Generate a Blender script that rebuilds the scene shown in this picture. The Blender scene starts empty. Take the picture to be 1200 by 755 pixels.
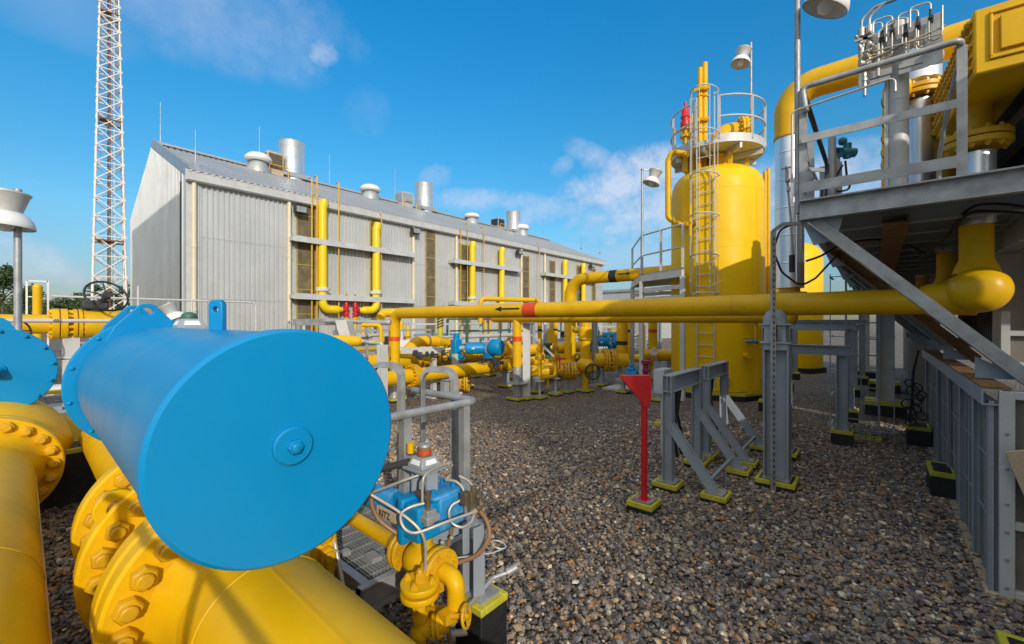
import bpy, math, random
import numpy as np
from mathutils import Vector, Matrix, noise
R = math.radians
random.seed(7)
S = bpy.context.scene
C = S.collection

# ------------------------------------------------------------------ site frame
# world +Y runs along the hall (away from the viewer), -X runs away to the left, eye height 2 m
TH, F, CX, CY, H = R(40.87), 497.0, 600.0, 377.0, 2.0
CT, ST = math.cos(TH), math.sin(TH)
def W(px, py, d):
    """site point at forward distance d in direction (px,py) of the survey photo"""
    a = (px-CX)/F*d
    return Vector((a*CT-d*ST, a*ST+d*CT, H-(py-CY)/F*d))
def dX(px, X): return X/((px-CX)/F*CT-ST)
def dY(px, Y): return Y/((px-CX)/F*ST+CT)
def WX(px, py, X): return W(px, py, dX(px, X))
def WY(px, py, Y): return W(px, py, dY(px, Y))
def WZ(px, py, z): return W(px, py, (H-z)*F/(py-CY))
V = lambda *a: Vector(a)
UX, UY, UZ = V(1,0,0), V(0,1,0), V(0,0,1)

# ------------------------------------------------------------------ mesh builder
def frame(axis, up=None):
    z = Vector(axis).normalized()
    u = Vector(up) if up is not None else (UZ if abs(z.z) < .95 else UX)
    x = u.cross(z)
    if x.length < 1e-6: x = UY.cross(z)
    x.normalize(); y = z.cross(x)
    return x, y, z
class MB:
    def __init__(s): s.v, s.f = [], []
    def add(s, vs, fs):
        n = len(s.v); s.v += [tuple(q) for q in vs]; s.f += [tuple(i+n for i in q) for q in fs]; return s
    def box(s, lo, hi):
        x0,y0,z0 = lo; x1,y1,z1 = hi
        x0,x1 = min(x0,x1),max(x0,x1); y0,y1 = min(y0,y1),max(y0,y1); z0,z1 = min(z0,z1),max(z0,z1)
        return s.add([(x0,y0,z0),(x1,y0,z0),(x1,y1,z0),(x0,y1,z0),(x0,y0,z1),(x1,y0,z1),(x1,y1,z1),(x0,y1,z1)],
            [(0,3,2,1),(4,5,6,7),(0,1,5,4),(1,2,6,5),(2,3,7,6),(3,0,4,7)])
    def cbox(s, c, sz): return s.box([c[i]-sz[i]/2 for i in range(3)], [c[i]+sz[i]/2 for i in range(3)])
    def prism(s, poly, o, ex, ey, depth):
        """poly in (ex,ey), extruded along ex x ey by depth, centred"""
        ex, ey, o = Vector(ex), Vector(ey), Vector(o); n = ex.cross(ey).normalized(); k = len(poly)
        a = [o+ex*p[0]+ey*p[1]-n*depth/2 for p in poly]; b = [q+n*depth for q in a]
        return s.add(a+b, [tuple(range(k-1,-1,-1)), tuple(range(k,2*k))]+[(i,(i+1)%k,(i+1)%k+k,i+k) for i in range(k)])
    def sect(s, p0, p1, poly, up=None):
        p0, p1 = Vector(p0), Vector(p1); x, y, z = frame(p1-p0, up); k = len(poly)
        a = [p0+x*p[0]+y*p[1] for p in poly]; b = [p1+x*p[0]+y*p[1] for p in poly]
        return s.add(a+b, [tuple(range(k-1,-1,-1)), tuple(range(k,2*k))]+[(i,(i+1)%k,(i+1)%k+k,i+k) for i in range(k)])
    def bar(s, p0, p1, w, h, up=None):
        return s.sect(p0, p1, [(-w/2,-h/2),(w/2,-h/2),(w/2,h/2),(-w/2,h/2)], up)
    def ibeam(s, p0, p1, w, h, t=.012, up=None):
        a, b, q = w/2, h/2, t/2
        return s.sect(p0, p1, [(-a,-b),(a,-b),(a,-b+t),(q,-b+t),(q,b-t),(a,b-t),(a,b),(-a,b),(-a,b-t),(-q,b-t),(-q,-b+t),(-a,-b+t)], up)
    def chan(s, p0, p1, w, h, t=.01, up=None):
        a, b = w, h/2
        return s.sect(p0, p1, [(0,-b),(a,-b),(a,-b+t),(t,-b+t),(t,b-t),(a,b-t),(a,b),(0,b)], up)
    def angle(s, p0, p1, w, h, t=.01, up=None):
        return s.sect(p0, p1, [(0,0),(w,0),(w,t),(t,t),(t,h),(0,h)], up)
    def lathe(s, o, axis, prof, n=32, up=None, rot=0.):
        x, y, z = frame(axis, up); o = Vector(o); vs, fs, rings = [], [], []
        for r, h in prof:
            if r < 1e-6: rings.append([len(vs)]); vs.append(o+z*h)
            else:
                rings.append(list(range(len(vs), len(vs)+n)))
                for i in range(n):
                    a = 2*math.pi*i/n+rot; vs.append(o+z*h+x*r*math.cos(a)+y*r*math.sin(a))
        for A, B in zip(rings, rings[1:]):
            for i in range(n):
                j = (i+1)%n
                if len(A) == 1 and len(B) == 1: continue
                if len(A) == 1: fs.append((A[0], B[j], B[i]))
                elif len(B) == 1: fs.append((A[i], A[j], B[0]))
                else: fs.append((A[i], A[j], B[j], B[i]))
        return s.add(vs, fs)
    def cyl(s, p0, p1, r, n=24, r2=None):
        p0, p1 = Vector(p0), Vector(p1); L = (p1-p0).length; r2 = r if r2 is None else r2
        return s.lathe(p0, p1-p0, [(0,0),(r,0),(r2,L),(0,L)], n)
    def tube(s, pts, r, n=16, fil=0., cap=True, k=7):
        pts = [Vector(p) for p in pts]
        if fil and len(pts) > 2:
            q = [pts[0]]
            for a, b, c in zip(pts, pts[1:], pts[2:]):
                u, w = (a-b), (c-b); L = min(u.length, w.length); u.normalize(); w.normalize()
                ang = math.acos(max(-1,min(1,u.dot(w))))
                if ang > 3.1: continue
                t = min(fil/math.tan(ang/2), L*.49); rr = t*math.tan(ang/2)
                bis = (u+w).normalized(); ce = b+bis*(rr/math.sin(ang/2))
                A, B = b+u*t-ce, b+w*t-ce; tot = A.angle(B)
                for i in range(k+1):
                    f = i/k; q.append(ce+(A*math.sin((1-f)*tot)+B*math.sin(f*tot))/math.sin(tot))
            q.append(pts[-1]); pts = q
        out = [pts[0]]
        for p in pts[1:]:
            if (p-out[-1]).length > 1e-5: out.append(p)
        pts = out; x, y, z = frame(pts[1]-pts[0]); vs, fs = [], []
        m = len(pts)
        for i, p in enumerate(pts):
            t = (pts[min(i+1,m-1)]-pts[max(i-1,0)]).normalized()
            x = (x-t*x.dot(t)).normalized(); y = t.cross(x)
            rr = r(i/(m-1)) if callable(r) else r
            sc = 1.
            for j in range(n):
                a = 2*math.pi*j/n; vs.append(p+(x*math.cos(a)+y*math.sin(a))*rr*sc)
        for i in range(m-1):
            for j in range(n):
                k2 = (j+1)%n; fs.append((i*n+j, i*n+k2, (i+1)*n+k2, (i+1)*n+j))
        if cap: fs += [tuple(range(n-1,-1,-1)), tuple(range((m-1)*n, m*n))]
        return s.add(vs, fs)
    def ring(s, o, axis, R0, r, n=40, k=8, a0=0, a1=2*math.pi, up=None):
        x, y, z = frame(axis, up); full = abs(a1-a0-2*math.pi) < 1e-6
        pts = [Vector(o)+x*R0*math.cos(a0+(a1-a0)*i/n)+y*R0*math.sin(a0+(a1-a0)*i/n) for i in range(n+1)]
        if not full: return s.tube(pts, r, k)
        vs, fs = [], []
        for i in range(n):
            a = 2*math.pi*i/n; e = x*math.cos(a)+y*math.sin(a)
            for j in range(k):
                b = 2*math.pi*j/k; vs.append(Vector(o)+e*(R0+r*math.cos(b))+z*r*math.sin(b))
        for i in range(n):
            for j in range(k): fs.append((i*k+j, ((i+1)%n)*k+j, ((i+1)%n)*k+(j+1)%k, i*k+(j+1)%k))
        return s.add(vs, fs)
    def ball(s, c, r, n=24, m=12, sq=(1,1,1)):
        t = MB().lathe((0,0,0), UZ, [(r*math.sin(math.pi*i/m), -r*math.cos(math.pi*i/m)) for i in range(m+1)], n)
        return s.add([Vector((p[0]*sq[0],p[1]*sq[1],p[2]*sq[2]))+Vector(c) for p in t.v], t.f)
    def nut(s, c, axis, r, h=None, rot=0.):
        h = h or r*.9; x, y, z = frame(axis)
        s.lathe(c, axis, [(0,0),(r,0),(r,h*.82),(r*.86,h),(0,h)], 6, None, rot)
        return s.lathe(Vector(c)+z*h*.95, axis, [(0,0),(r*.62,0),(r*.62,h*.35),(r*.5,h*.45),(0,h*.45)], 12)
    def flange(s, c, axis, Ro, t, ri=0., bolts=0, rb=None, br=.03, gap=True):
        """pair of mated flange discs centred at c"""
        b = min(.006, t*.15)
        for sg in ((-1, 1) if gap else (0,)):
            o = Vector(c)+Vector(axis).normalized()*(sg*(t/2+.006)-t/2)
            s.lathe(o, axis, [(0,0),(Ro-b,0),(Ro,b),(Ro,t-b),(Ro-b,t),(0,t)], 40)
        if gap: s.lathe(Vector(c)-Vector(axis).normalized()*.01, axis, [(Ro*.8,0),(Ro*.8,.02)], 32)
        x, y, z = frame(axis); rb = rb or Ro*.84; tt = t+.006 if gap else t/2
        for i in range(bolts):
            a = 2*math.pi*(i+.5)/bolts; p = Vector(c)+x*rb*math.cos(a)+y*rb*math.sin(a)
            for sg in (-1,1): s.lathe(p+z*sg*tt, z*sg, [(br,0),(br,br*1.1),(br*.6,br*1.1),(br*.6,br*1.7),(0,br*1.7)], 6)
        return s
    def text(s, body, o, ex, ey, size, depth=.002):
        cu = bpy.data.curves.new('t', 'FONT'); cu.body = body; cu.size = size; cu.extrude = depth; cu.resolution_u = 3
        ob = bpy.data.objects.new('t', cu); me = bpy.data.meshes.new_from_object(ob)
        ex, ey = Vector(ex).normalized(), Vector(ey).normalized(); n = ex.cross(ey); o = Vector(o)
        s.add([o+ex*v.co.x+ey*v.co.y+n*v.co.z for v in me.vertices], [tuple(p.vertices) for p in me.polygons])
        bpy.data.objects.remove(ob); bpy.data.curves.remove(cu); bpy.data.meshes.remove(me); return s

def link(name, mb, m, off=(0,0,0), bev=0., sharp=38):
    me = bpy.data.meshes.new(name); off = Vector(off)
    me.from_pydata([(p[0]-off.x, p[1]-off.y, p[2]-off.z) for p in mb.v], [], mb.f); me.update()
    import bmesh
    if len(mb.f) < 60000:
        bm = bmesh.new(); bm.from_mesh(me); bmesh.ops.recalc_face_normals(bm, faces=bm.faces); bm.to_mesh(me); bm.free()
    me.shade_smooth(); me.set_sharp_from_angle(angle=R(sharp))
    me.materials.append(m)
    o = bpy.data.objects.new(name, me); C.objects.link(o)
    if bev:
        b = o.modifiers.new('edge', 'BEVEL'); b.width = bev; b.segments = 2; b.limit_method = 'ANGLE'; b.angle_limit = R(50); b.harden_normals = False
    return o
def tag(o, label, cat, group=None):
    o['label'] = label; o['category'] = cat
    if group: o['group'] = group
    return o
class Thing:
    """an Empty at the thing's base that parents its parts"""
    def __init__(s, name, loc, label, cat, group=None):
        s.loc = Vector(loc); s.o = bpy.data.objects.new(name, None); C.objects.link(s.o); s.o.location = s.loc
        s.o.empty_display_size = .1; tag(s.o, label, cat, group)
    def part(s, name, mb, m, parent=None, bev=0., label=None, sharp=38):
        o = link(name, mb, m, s.loc, bev, sharp); o.parent = parent or s.o
        if label: o['label'] = label
        return o
def solo(name, mb, m, label, cat, group=None, bev=0., sharp=38):
    xs = np.array(mb.v); c = Vector(((xs[:,0].min()+xs[:,0].max())/2, (xs[:,1].min()+xs[:,1].max())/2, xs[:,2].min()))
    o = link(name, mb, m, c, bev, sharp); o.location = c; return tag(o, label, cat, group)
def copy_thing(root, loc=None, rotz=None, label=None, scale=None):
    def rec(o, par):
        c = o.copy(); C.objects.link(c)
        if par is not None: c.parent = par
        for ch in list(o.children): rec(ch, c)
        return c
    r = rec(root, None)
    if loc is not None: r.location = loc
    if rotz is not None: r.rotation_euler = (0,0,rotz)
    if scale is not None: r.scale = (scale,)*3
    if label: r['label'] = label
    return r

def smooth(pts, k=6):
    """Catmull-Rom curve through the points"""
    P = [Vector(p) for p in pts]; P = [P[0]*2-P[1]]+P+[P[-1]*2-P[-2]]; out = []
    for a, b, c, d in zip(P, P[1:], P[2:], P[3:]):
        for i in range(k):
            t = i/k; out.append((b*2+(c-a)*t+(a*2-b*5+c*4-d)*t*t+(b*3-a-c*3+d)*t**3)*.5)
    return out+[P[-2]]
# ------------------------------------------------------------------ materials
def mat(name, col, rough=.45, metal=0., var=.12, dirt=.0, dirtcol=(.10,.08,.05), bump=.0, scale=3., streak=.0, coat=0., spec=.5, fine=.06, rv=.12, chips=0., chipcol=(.12,.06,.03)):
    m = bpy.data.materials.new(name); m.use_nodes = True; nt = m.node_tree; N, L = nt.nodes, nt.links
    b = N['Principled BSDF']; tc = N.new('ShaderNodeTexCoord'); co = tc.outputs['Object']
    def nz(sc, det=4, vec=co):
        n = N.new('ShaderNodeTexNoise'); n.inputs['Scale'].default_value = sc; n.inputs['Detail'].default_value = det; L.new(vec, n.inputs['Vector']); return n.outputs['Fac']
    def ramp(src, a, c, lo=0., hi=1.):
        r = N.new('ShaderNodeMapRange'); r.inputs[1].default_value = a; r.inputs[2].default_value = c; r.inputs[3].default_value = lo; r.inputs[4].default_value = hi; L.new(src, r.inputs[0]); return r.outputs[0]
    def mix(fac, A, B, mode='MIX'):
        x = N.new('ShaderNodeMix'); x.data_type = 'RGBA'; x.blend_type = mode
        if isinstance(fac, float): x.inputs[0].default_value = fac
        else: L.new(fac, x.inputs[0])
        for sk, val in ((6, A), (7, B)):
            if isinstance(val, tuple): x.inputs[sk].default_value = (*val, 1) if len(val) == 3 else val
            else: L.new(val, x.inputs[sk])
        return x.outputs[2]
    dk = tuple(c*(1-var) for c in col); lt = tuple(min(1, c*(1+var*.8)+var*.02) for c in col)
    c = mix(ramp(nz(scale), .3, .7), dk, lt)
    c = mix(ramp(nz(scale*14, 2), .35, .65, 0, fine*2), c, tuple(q*.55 for q in col))
    if streak:
        mp = N.new('ShaderNodeMapping'); mp.inputs['Scale'].default_value = (9,9,.5); L.new(co, mp.inputs[0])
        c = mix(ramp(nz(1., 3, mp.outputs[0]), .5, .8, 0, streak), c, dirtcol)
    if dirt:
        c = mix(ramp(nz(scale*2.3, 6), .52, .78, 0, dirt), c, dirtcol)
    if chips:
        c = mix(ramp(nz(scale*22, 3), .785-.06*chips, .80-.05*chips, 0, .7), c, chipcol)
    L.new(c, b.inputs['Base Color'])
    L.new(ramp(nz(scale*3, 5), .3, .75, max(.04, rough-rv*.8), min(1, rough+rv)), b.inputs['Roughness'])
    b.inputs['Metallic'].default_value = metal; b.inputs['Specular IOR Level'].default_value = spec
    if coat: b.inputs['Coat Weight'].default_value = coat; b.inputs['Coat Roughness'].default_value = .15
    if bump:
        bp = N.new('ShaderNodeBump'); bp.inputs['Strength'].default_value = bump; bp.inputs['Distance'].default_value = .01
        L.new(nz(scale*10, 3), bp.inputs['Height']); L.new(bp.outputs[0], b.inputs['Normal'])
    return m
YEL = mat('yellow_paint', (.76,.435,.002), .42, spec=.3, chips=.35, var=.08, dirt=.18, dirtcol=(.33,.17,.02), bump=.05, scale=2., fine=.03, streak=.12)
YEL2 = mat('lemon_yellow_paint', (.86,.60,.006), .38, var=.06, dirt=.1, dirtcol=(.4,.28,.02), scale=1.2, fine=.02)
YELD = mat('aged_yellow_paint', (.66,.36,.004), .45, var=.16, dirt=.35, dirtcol=(.22,.12,.02), bump=.12, scale=4., fine=.06)
TANK = mat('tank_yellow_paint', (.85,.525,.002), .45, spec=.25, chips=.2, var=.07, dirt=.12, dirtcol=(.45,.2,.01), scale=.9, fine=.015, streak=.14)
BLUE = mat('blue_enamel', (.0,.235,.52), .36, spec=.32, var=.05, dirt=.10, dirtcol=(.03,.20,.38), scale=1.3, fine=.0, rv=.06, streak=.10)
BLUEW = mat('worn_blue_paint', (.02,.25,.55), .5, var=.2, dirt=.5, dirtcol=(.25,.42,.55), bump=.15, scale=9., fine=.05)
GALV = mat('galvanised_steel', (.39,.40,.395), .5, .35, var=.28, dirt=.15, dirtcol=(.25,.23,.2), scale=7., fine=.1)
GREY = mat('blue_grey_paint', (.33,.37,.41), .5, .1, var=.1, dirt=.15, dirtcol=(.2,.19,.17), scale=3., fine=.04, streak=.1)
PALE = mat('pale_grey_paint', (.56,.56,.54), .5, .1, var=.1, dirt=.2, dirtcol=(.33,.3,.26), scale=3., fine=.05)
WHITE = mat('white_paint', (.78,.77,.74), .45, var=.05, dirt=.1, dirtcol=(.5,.46,.4), scale=4., fine=.03)
CREAM = mat('cream_pvc', (.74,.66,.47), .5, var=.06, dirt=.2, dirtcol=(.45,.36,.22), scale=2.)
SILV = mat('aluminium_jacket', (.82,.83,.85), .33, .75, var=.05, dirt=.08, dirtcol=(.5,.48,.45), bump=.015, scale=1.2, fine=.02, rv=.06)
STEEL = mat('stainless_tube', (.50,.47,.41), .45, .45, var=.1, scale=6., fine=.05)
BRASS = mat('brown_conduit', (.30,.17,.08), .5, .1, var=.2, dirt=.2, scale=8.)
BLACK = mat('black_bitumen', (.012,.012,.012), .6, var=.3, dirt=.15, dirtcol=(.05,.045,.04), bump=.2, scale=9.)
RUBR = mat('black_cable', (.012,.012,.013), .45, var=.2, scale=8.)
RIM = mat('hazard_yellow_trim', (.52,.47,.03), .55, var=.15, dirt=.3, dirtcol=(.3,.25,.05), bump=.1, scale=9.)
RED = mat('red_paint', (.62,.012,.016), .4, var=.1, dirt=.15, dirtcol=(.35,.02,.02), scale=5., fine=.03)
ORED = mat('orange_red_band', (.72,.07,.012), .45, var=.08, scale=5.)
BAND = mat('black_band', (.02,.02,.022), .5, var=.2, scale=6.)
MAG = mat('magenta_paint', (.34,.015,.06), .4, var=.1, scale=6.)
GREEN = mat('dull_green_paint', (.05,.13,.09), .5, var=.15, scale=6.)
TEAL = mat('teal_enamel', (.01,.17,.22), .4, var=.1, scale=8.)
CLAD = mat('aluminium_cladding', (.57,.57,.55), .42, .3, var=.06, dirt=.16, dirtcol=(.42,.38,.33), scale=.5, fine=.03, streak=.25)
ROOF = mat('roof_sheet', (.42,.43,.43), .45, .3, var=.08, dirt=.2, dirtcol=(.36,.33,.3), scale=.4, fine=.03)
TRIMB = mat('blue_grey_trim', (.34,.39,.44), .45, .2, var=.06, dirt=.1, dirtcol=(.25,.26,.27), scale=1.)
LOUV = mat('brown_louvre', (.15,.115,.065), .6, var=.35, dirt=.4, dirtcol=(.30,.24,.12), scale=3., fine=.12)
CONC = mat('pale_concrete', (.46,.44,.40), .85, var=.12, dirt=.3, dirtcol=(.28,.25,.21), bump=.3, scale=2.5, fine=.1)
WOOD = mat('weathered_panel', (.21,.185,.155), .8, var=.2, dirt=.4, dirtcol=(.09,.08,.07), bump=.3, scale=2., streak=.5)
RUST = mat('rusty_steel', (.24,.12,.045), .75, .1, var=.25, dirt=.4, dirtcol=(.12,.06,.03), scale=6., bump=.2)
DARK = mat('dark_machinery', (.05,.05,.052), .6, .2, var=.2, scale=4.)
LABEL = mat('white_label', (.82,.82,.80), .5, var=.03, scale=8.)
BEIGE = mat('beige_plank', (.55,.42,.27), .7, var=.15, dirt=.2, scale=5.)
TOWER = mat('tower_white_paint', (.80,.74,.66), .5, var=.1, dirt=.3, dirtcol=(.6,.32,.14), scale=1.2)
FRM = mat('dull_yellow_frame', (.42,.33,.10), .55, var=.15, dirt=.3, scale=4.)
MANI = mat('dark_brass', (.16,.12,.07), .45, .4, var=.2, dirt=.2, scale=9.)
# ------------------------------------------------------------------ camera, sun, sky
cam = bpy.data.cameras.new('camera'); co = bpy.data.objects.new('camera', cam); C.objects.link(co)
cam.sensor_width = 36; cam.lens = 36*F/1200; cam.clip_start = .02; cam.clip_end = 3000; cam.shift_y = (CY-377.5)/1200
co.location = (0,0,H); co.rotation_euler = (R(90), 0, TH); S.camera = co
SUN = Vector((.80,-.47,.39)).normalized()
sl = bpy.data.lights.new('sun', 'SUN'); sl.energy = 2.7; sl.angle = R(.55); sl.color = (1,.93,.83)
so = bpy.data.objects.new('sun', sl); C.objects.link(so); so.rotation_euler = (-SUN).to_track_quat('-Z','Y').to_euler(); so.location = (10,-10,20)
w = bpy.data.worlds.new('World'); S.world = w; w.use_nodes = True
N, L = w.node_tree.nodes, w.node_tree.links
bg = N['Background']; sky = N.new('ShaderNodeTexSky'); sky.sky_type = 'NISHITA'; sky.sun_disc = False
sky.sun_elevation = math.asin(SUN.z); sky.sun_rotation = math.atan2(SUN.x, SUN.y); sky.altitude = 50
sky.air_density = 1.0; sky.dust_density = .6; sky.ozone_density = 2.2
hs = N.new('ShaderNodeHueSaturation'); hs.inputs['Saturation'].default_value = 1.42; hs.inputs['Hue'].default_value = .49
L.new(sky.outputs[0], hs.inputs['Color'])
tc = N.new('ShaderNodeTexCoord')
def mth(op, a, b=None, cl=False):
    n = N.new('ShaderNodeMath'); n.operation = op; n.use_clamp = cl
    for i, q in enumerate((a, b)):
        if q is None: continue
        if isinstance(q, (int, float)): n.inputs[i].default_value = q
        else: L.new(q, n.inputs[i])
    return n.outputs[0]
def vdot(vec):
    n = N.new('ShaderNodeVectorMath'); n.operation = 'DOT_PRODUCT'; L.new(tc.outputs['Generated'], n.inputs[0]); n.inputs[1].default_value = vec; return n.outputs['Value']
def wn(sc, det, rough=.6, st=(1,1,1)):
    mp = N.new('ShaderNodeMapping'); mp.inputs['Scale'].default_value = st; L.new(tc.outputs['Generated'], mp.inputs[0])
    n = N.new('ShaderNodeTexNoise'); n.inputs['Scale'].default_value = sc; n.inputs['Detail'].default_value = det; n.inputs['Roughness'].default_value = rough
    L.new(mp.outputs[0], n.inputs['Vector']); return n.outputs['Fac']
n1 = wn(8, 12, .68); n2 = wn(19, 9, .66); n3 = wn(3.2, 6, .55)
def cloud(px, py, a, b, rot, amount, soft, nz, thr=.45):
    """a bank of cloud in the direction of (px,py), a x b radians across"""
    d = (W(px, py, 1.)-Vector((0,0,H))).normalized(); r = d.cross(UZ).normalized(); u = r.cross(d)
    c, s_ = math.cos(rot), math.sin(rot); r2, u2 = r*c+u*s_, u*c-r*s_
    q = mth('ADD', mth('POWER', mth('ABSOLUTE', mth('MULTIPLY', vdot(r2), 1/a)), 2.), mth('POWER', mth('ABSOLUTE', mth('MULTIPLY', vdot(u2), 1/b)), 2.))
    front = mth('GREATER_THAN', vdot(d), 0.)
    m = mth('SUBTRACT', 1., q); v = mth('ADD', mth('MULTIPLY', m, .55), mth('MULTIPLY', mth('SUBTRACT', nz, thr), 1.9))
    v = mth('MULTIPLY', v, 1/soft, True)
    edge = mth('MULTIPLY', mth('ADD', m, .35), 2.2, True)
    return mth('MULTIPLY', mth('MULTIPLY', mth('MULTIPLY', v, edge), front), amount)
banks = [
 (220,-8,.27,.10,0.,.34,.9,n1,.44), (300,34,.12,.06,-.2,.26,.8,n2,.44), (60,-10,.14,.07,0,.25,.9,n3,.45),
 (379,62,.030,.026,0,.42,.7,n2,.46), (338,72,.035,.02,0,.16,.7,n2,.46),
 (42,308,.075,.035,-.45,.40,.7,n2,.45), (-60,345,.2,.04,0,.15,.8,n1,.46),
 (742,210,.16,.06,.2,.64,.75,n2,.40), (700,190,.08,.03,-.6,.42,.8,n2,.45), (800,242,.25,.085,.05,.6,.85,n2,.41), (725,268,.06,.02,0,.45,.6,n2,.45),
 (560,235,.17,.028,0,.42,.7,n2,.45), (640,248,.12,.03,.2,.4,.7,n2,.44), (510,208,.04,.028,.4,.3,.7,n2,.46), (1000,205,.13,.06,0,.55,.8,n2,.42), (1030,238,.2,.05,0,.5,.8,n1,.42),
 (780,300,.4,.05,0,.35,.8,n1,.43), (430,130,.05,.05,.8,.10,.8,n2,.46), (660,195,.03,.02,.5,.3,.7,n2,.46),
]
tot = None
for k in banks:
    q = cloud(*k); tot = q if tot is None else mth('MAXIMUM', tot, q)
ccol = N.new('ShaderNodeMix'); ccol.data_type = 'RGBA'; ccol.inputs[6].default_value = (3.0,3.5,4.8,1); ccol.inputs[7].default_value = (4.9,5.0,5.6,1)
L.new(mth('MULTIPLY', tot, 1.5, True), ccol.inputs[0])
cm = N.new('ShaderNodeMix'); cm.data_type = 'RGBA'; L.new(tot, cm.inputs[0]); L.new(hs.outputs[0], cm.inputs[6]); L.new(ccol.outputs[2], cm.inputs[7])
# unseen white cloud added overhead and behind the viewer as neutral fill light
el = vdot((0,0,1)); bk = vdot((ST,-CT,0))
k_ = mth('ADD', mth('MULTIPLY', bk, 1.5), mth('SUBTRACT', mth('MULTIPLY', el, 2.2), 1.25))
k_ = mth('ADD', mth('MULTIPLY', k_, 1.3), mth('MULTIPLY', mth('SUBTRACT', n3, .5), 1.6))
k_ = mth('MULTIPLY', mth('MULTIPLY', k_, 1., True), .9)
up = N.new('ShaderNodeValToRGB'); ue = up.color_ramp.elements
ue[0].position = 0.; ue[0].color = (.36,.38,.46,1); ue[1].position = .62; ue[1].color = (1.10,1.28,1.34,1)
for p_, c_ in ((.07,(.45,.46,.52,1)),(.2,(.90,.88,.86,1)),(.36,(1.02,1.06,1.04,1))): e_ = ue.new(p_); e_.color = c_
L.new(el, up.inputs[0])
gm = N.new('ShaderNodeMix'); gm.data_type = 'RGBA'; gm.blend_type = 'MULTIPLY'; gm.inputs[0].default_value = 1.
L.new(hs.outputs[0], gm.inputs[6]); L.new(up.outputs[0], gm.inputs[7])
L.new(gm.outputs[2], cm.inputs[6])
bm_ = N.new('ShaderNodeMix'); bm_.data_type = 'RGBA'; L.new(k_, bm_.inputs[0]); L.new(cm.outputs[2], bm_.inputs[6]); bm_.inputs[7].default_value = (6.6,6.3,5.9,1)
L.new(bm_.outputs[2], bg.inputs['Color']); bg.inputs['Strength'].default_value = .15
S.view_settings.view_transform = 'Standard'; S.view_settings.look = 'None'; S.view_settings.gamma = 1; S.view_settings.exposure = .15
S.view_settings.use_curve_mapping = False
S.cycles.use_denoising = True; S.cycles.max_bounces = 6; S.cycles.use_adaptive_sampling = True; S.cycles.adaptive_threshold = .015

# ------------------------------------------------------------------ gravel yard
def gravel_mat(name, stones):
    m = bpy.data.materials.new(name); m.use_nodes = True; nt = m.node_tree; N, L = nt.nodes, nt.links; b = N['Principled BSDF']
    tc = N.new('ShaderNodeTexCoord')
    r = N.new('ShaderNodeValToRGB'); el = r.color_ramp.elements
    cols = [(0,(.052,.05,.05)),(.14,(.10,.092,.085)),(.28,(.145,.12,.095)),(.40,(.085,.09,.098)),(.52,(.185,.15,.105)),(.64,(.125,.105,.085)),(.74,(.26,.21,.145)),(.83,(.15,.155,.15)),(.90,(.22,.115,.045)),(.955,(.38,.34,.27))]
    cols = [(p,(q[0]*1.08,q[1],q[2]*.93)) for p,q in cols]
    el[0].position = 0; el[0].color = (*cols[0][1],1); el[1].position = cols[1][0]; el[1].color = (*cols[1][1],1)
    for p, q in cols[2:]: e = el.new(p); e.color = (*q,1)
    r.color_ramp.interpolation = 'CONSTANT'
    big = N.new('ShaderNodeTexNoise'); big.inputs['Scale'].default_value = .45; big.inputs['Detail'].default_value = 5
    hsv = N.new('ShaderNodeHueSaturation'); mr = N.new('ShaderNodeMapRange'); mr.inputs[1].default_value = .3; mr.inputs[2].default_value = .7; mr.inputs[3].default_value = 1.5; mr.inputs[4].default_value = 1.95
    L.new(big.outputs['Fac'], mr.inputs[0])
    if stones:
        oi = N.new('ShaderNodeObjectInfo'); L.new(oi.outputs['Random'], r.inputs[0]); L.new(oi.outputs['Location'], big.inputs['Vector'])
        nz = N.new('ShaderNodeTexNoise'); nz.inputs['Scale'].default_value = 2.2; nz.inputs['Detail'].default_value = 5; L.new(tc.outputs['Object'], nz.inputs['Vector'])
        m2 = N.new('ShaderNodeMapRange'); m2.inputs[3].default_value = .7; m2.inputs[4].default_value = 1.3; L.new(nz.outputs['Fac'], m2.inputs[0])
        mu = N.new('ShaderNodeMath'); mu.operation = 'MULTIPLY'; L.new(m2.outputs[0], mu.inputs[0]); L.new(mr.outputs[0], mu.inputs[1]); L.new(mu.outputs[0], hsv.inputs['Value'])
    else:
        L.new(tc.outputs['Object'], big.inputs['Vector'])
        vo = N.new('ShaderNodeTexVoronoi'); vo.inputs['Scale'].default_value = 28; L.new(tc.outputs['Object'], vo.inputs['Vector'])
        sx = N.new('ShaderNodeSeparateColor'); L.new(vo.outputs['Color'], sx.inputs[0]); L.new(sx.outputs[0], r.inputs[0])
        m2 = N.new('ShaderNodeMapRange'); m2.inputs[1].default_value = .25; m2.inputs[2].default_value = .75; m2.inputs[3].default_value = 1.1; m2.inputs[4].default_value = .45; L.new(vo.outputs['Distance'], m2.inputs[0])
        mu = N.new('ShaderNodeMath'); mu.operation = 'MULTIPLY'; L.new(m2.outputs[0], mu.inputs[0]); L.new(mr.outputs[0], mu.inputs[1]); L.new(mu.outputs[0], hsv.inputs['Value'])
        bp = N.new('ShaderNodeBump'); bp.inputs['Strength'].default_value = 1.; bp.inputs['Distance'].default_value = .05; bp.invert = True
        L.new(vo.outputs['Distance'], bp.inputs['Height']); L.new(bp.outputs[0], b.inputs['Normal'])
    L.new(r.outputs[0], hsv.inputs['Color']); L.new(hsv.outputs[0], b.inputs['Base Color']); b.inputs['Roughness'].default_value = .7; b.inputs['Specular IOR Level'].default_value = .35
    return m
GRAV, STONE = gravel_mat('gravel_bed', False), gravel_mat('gravel_stone', True)
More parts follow.
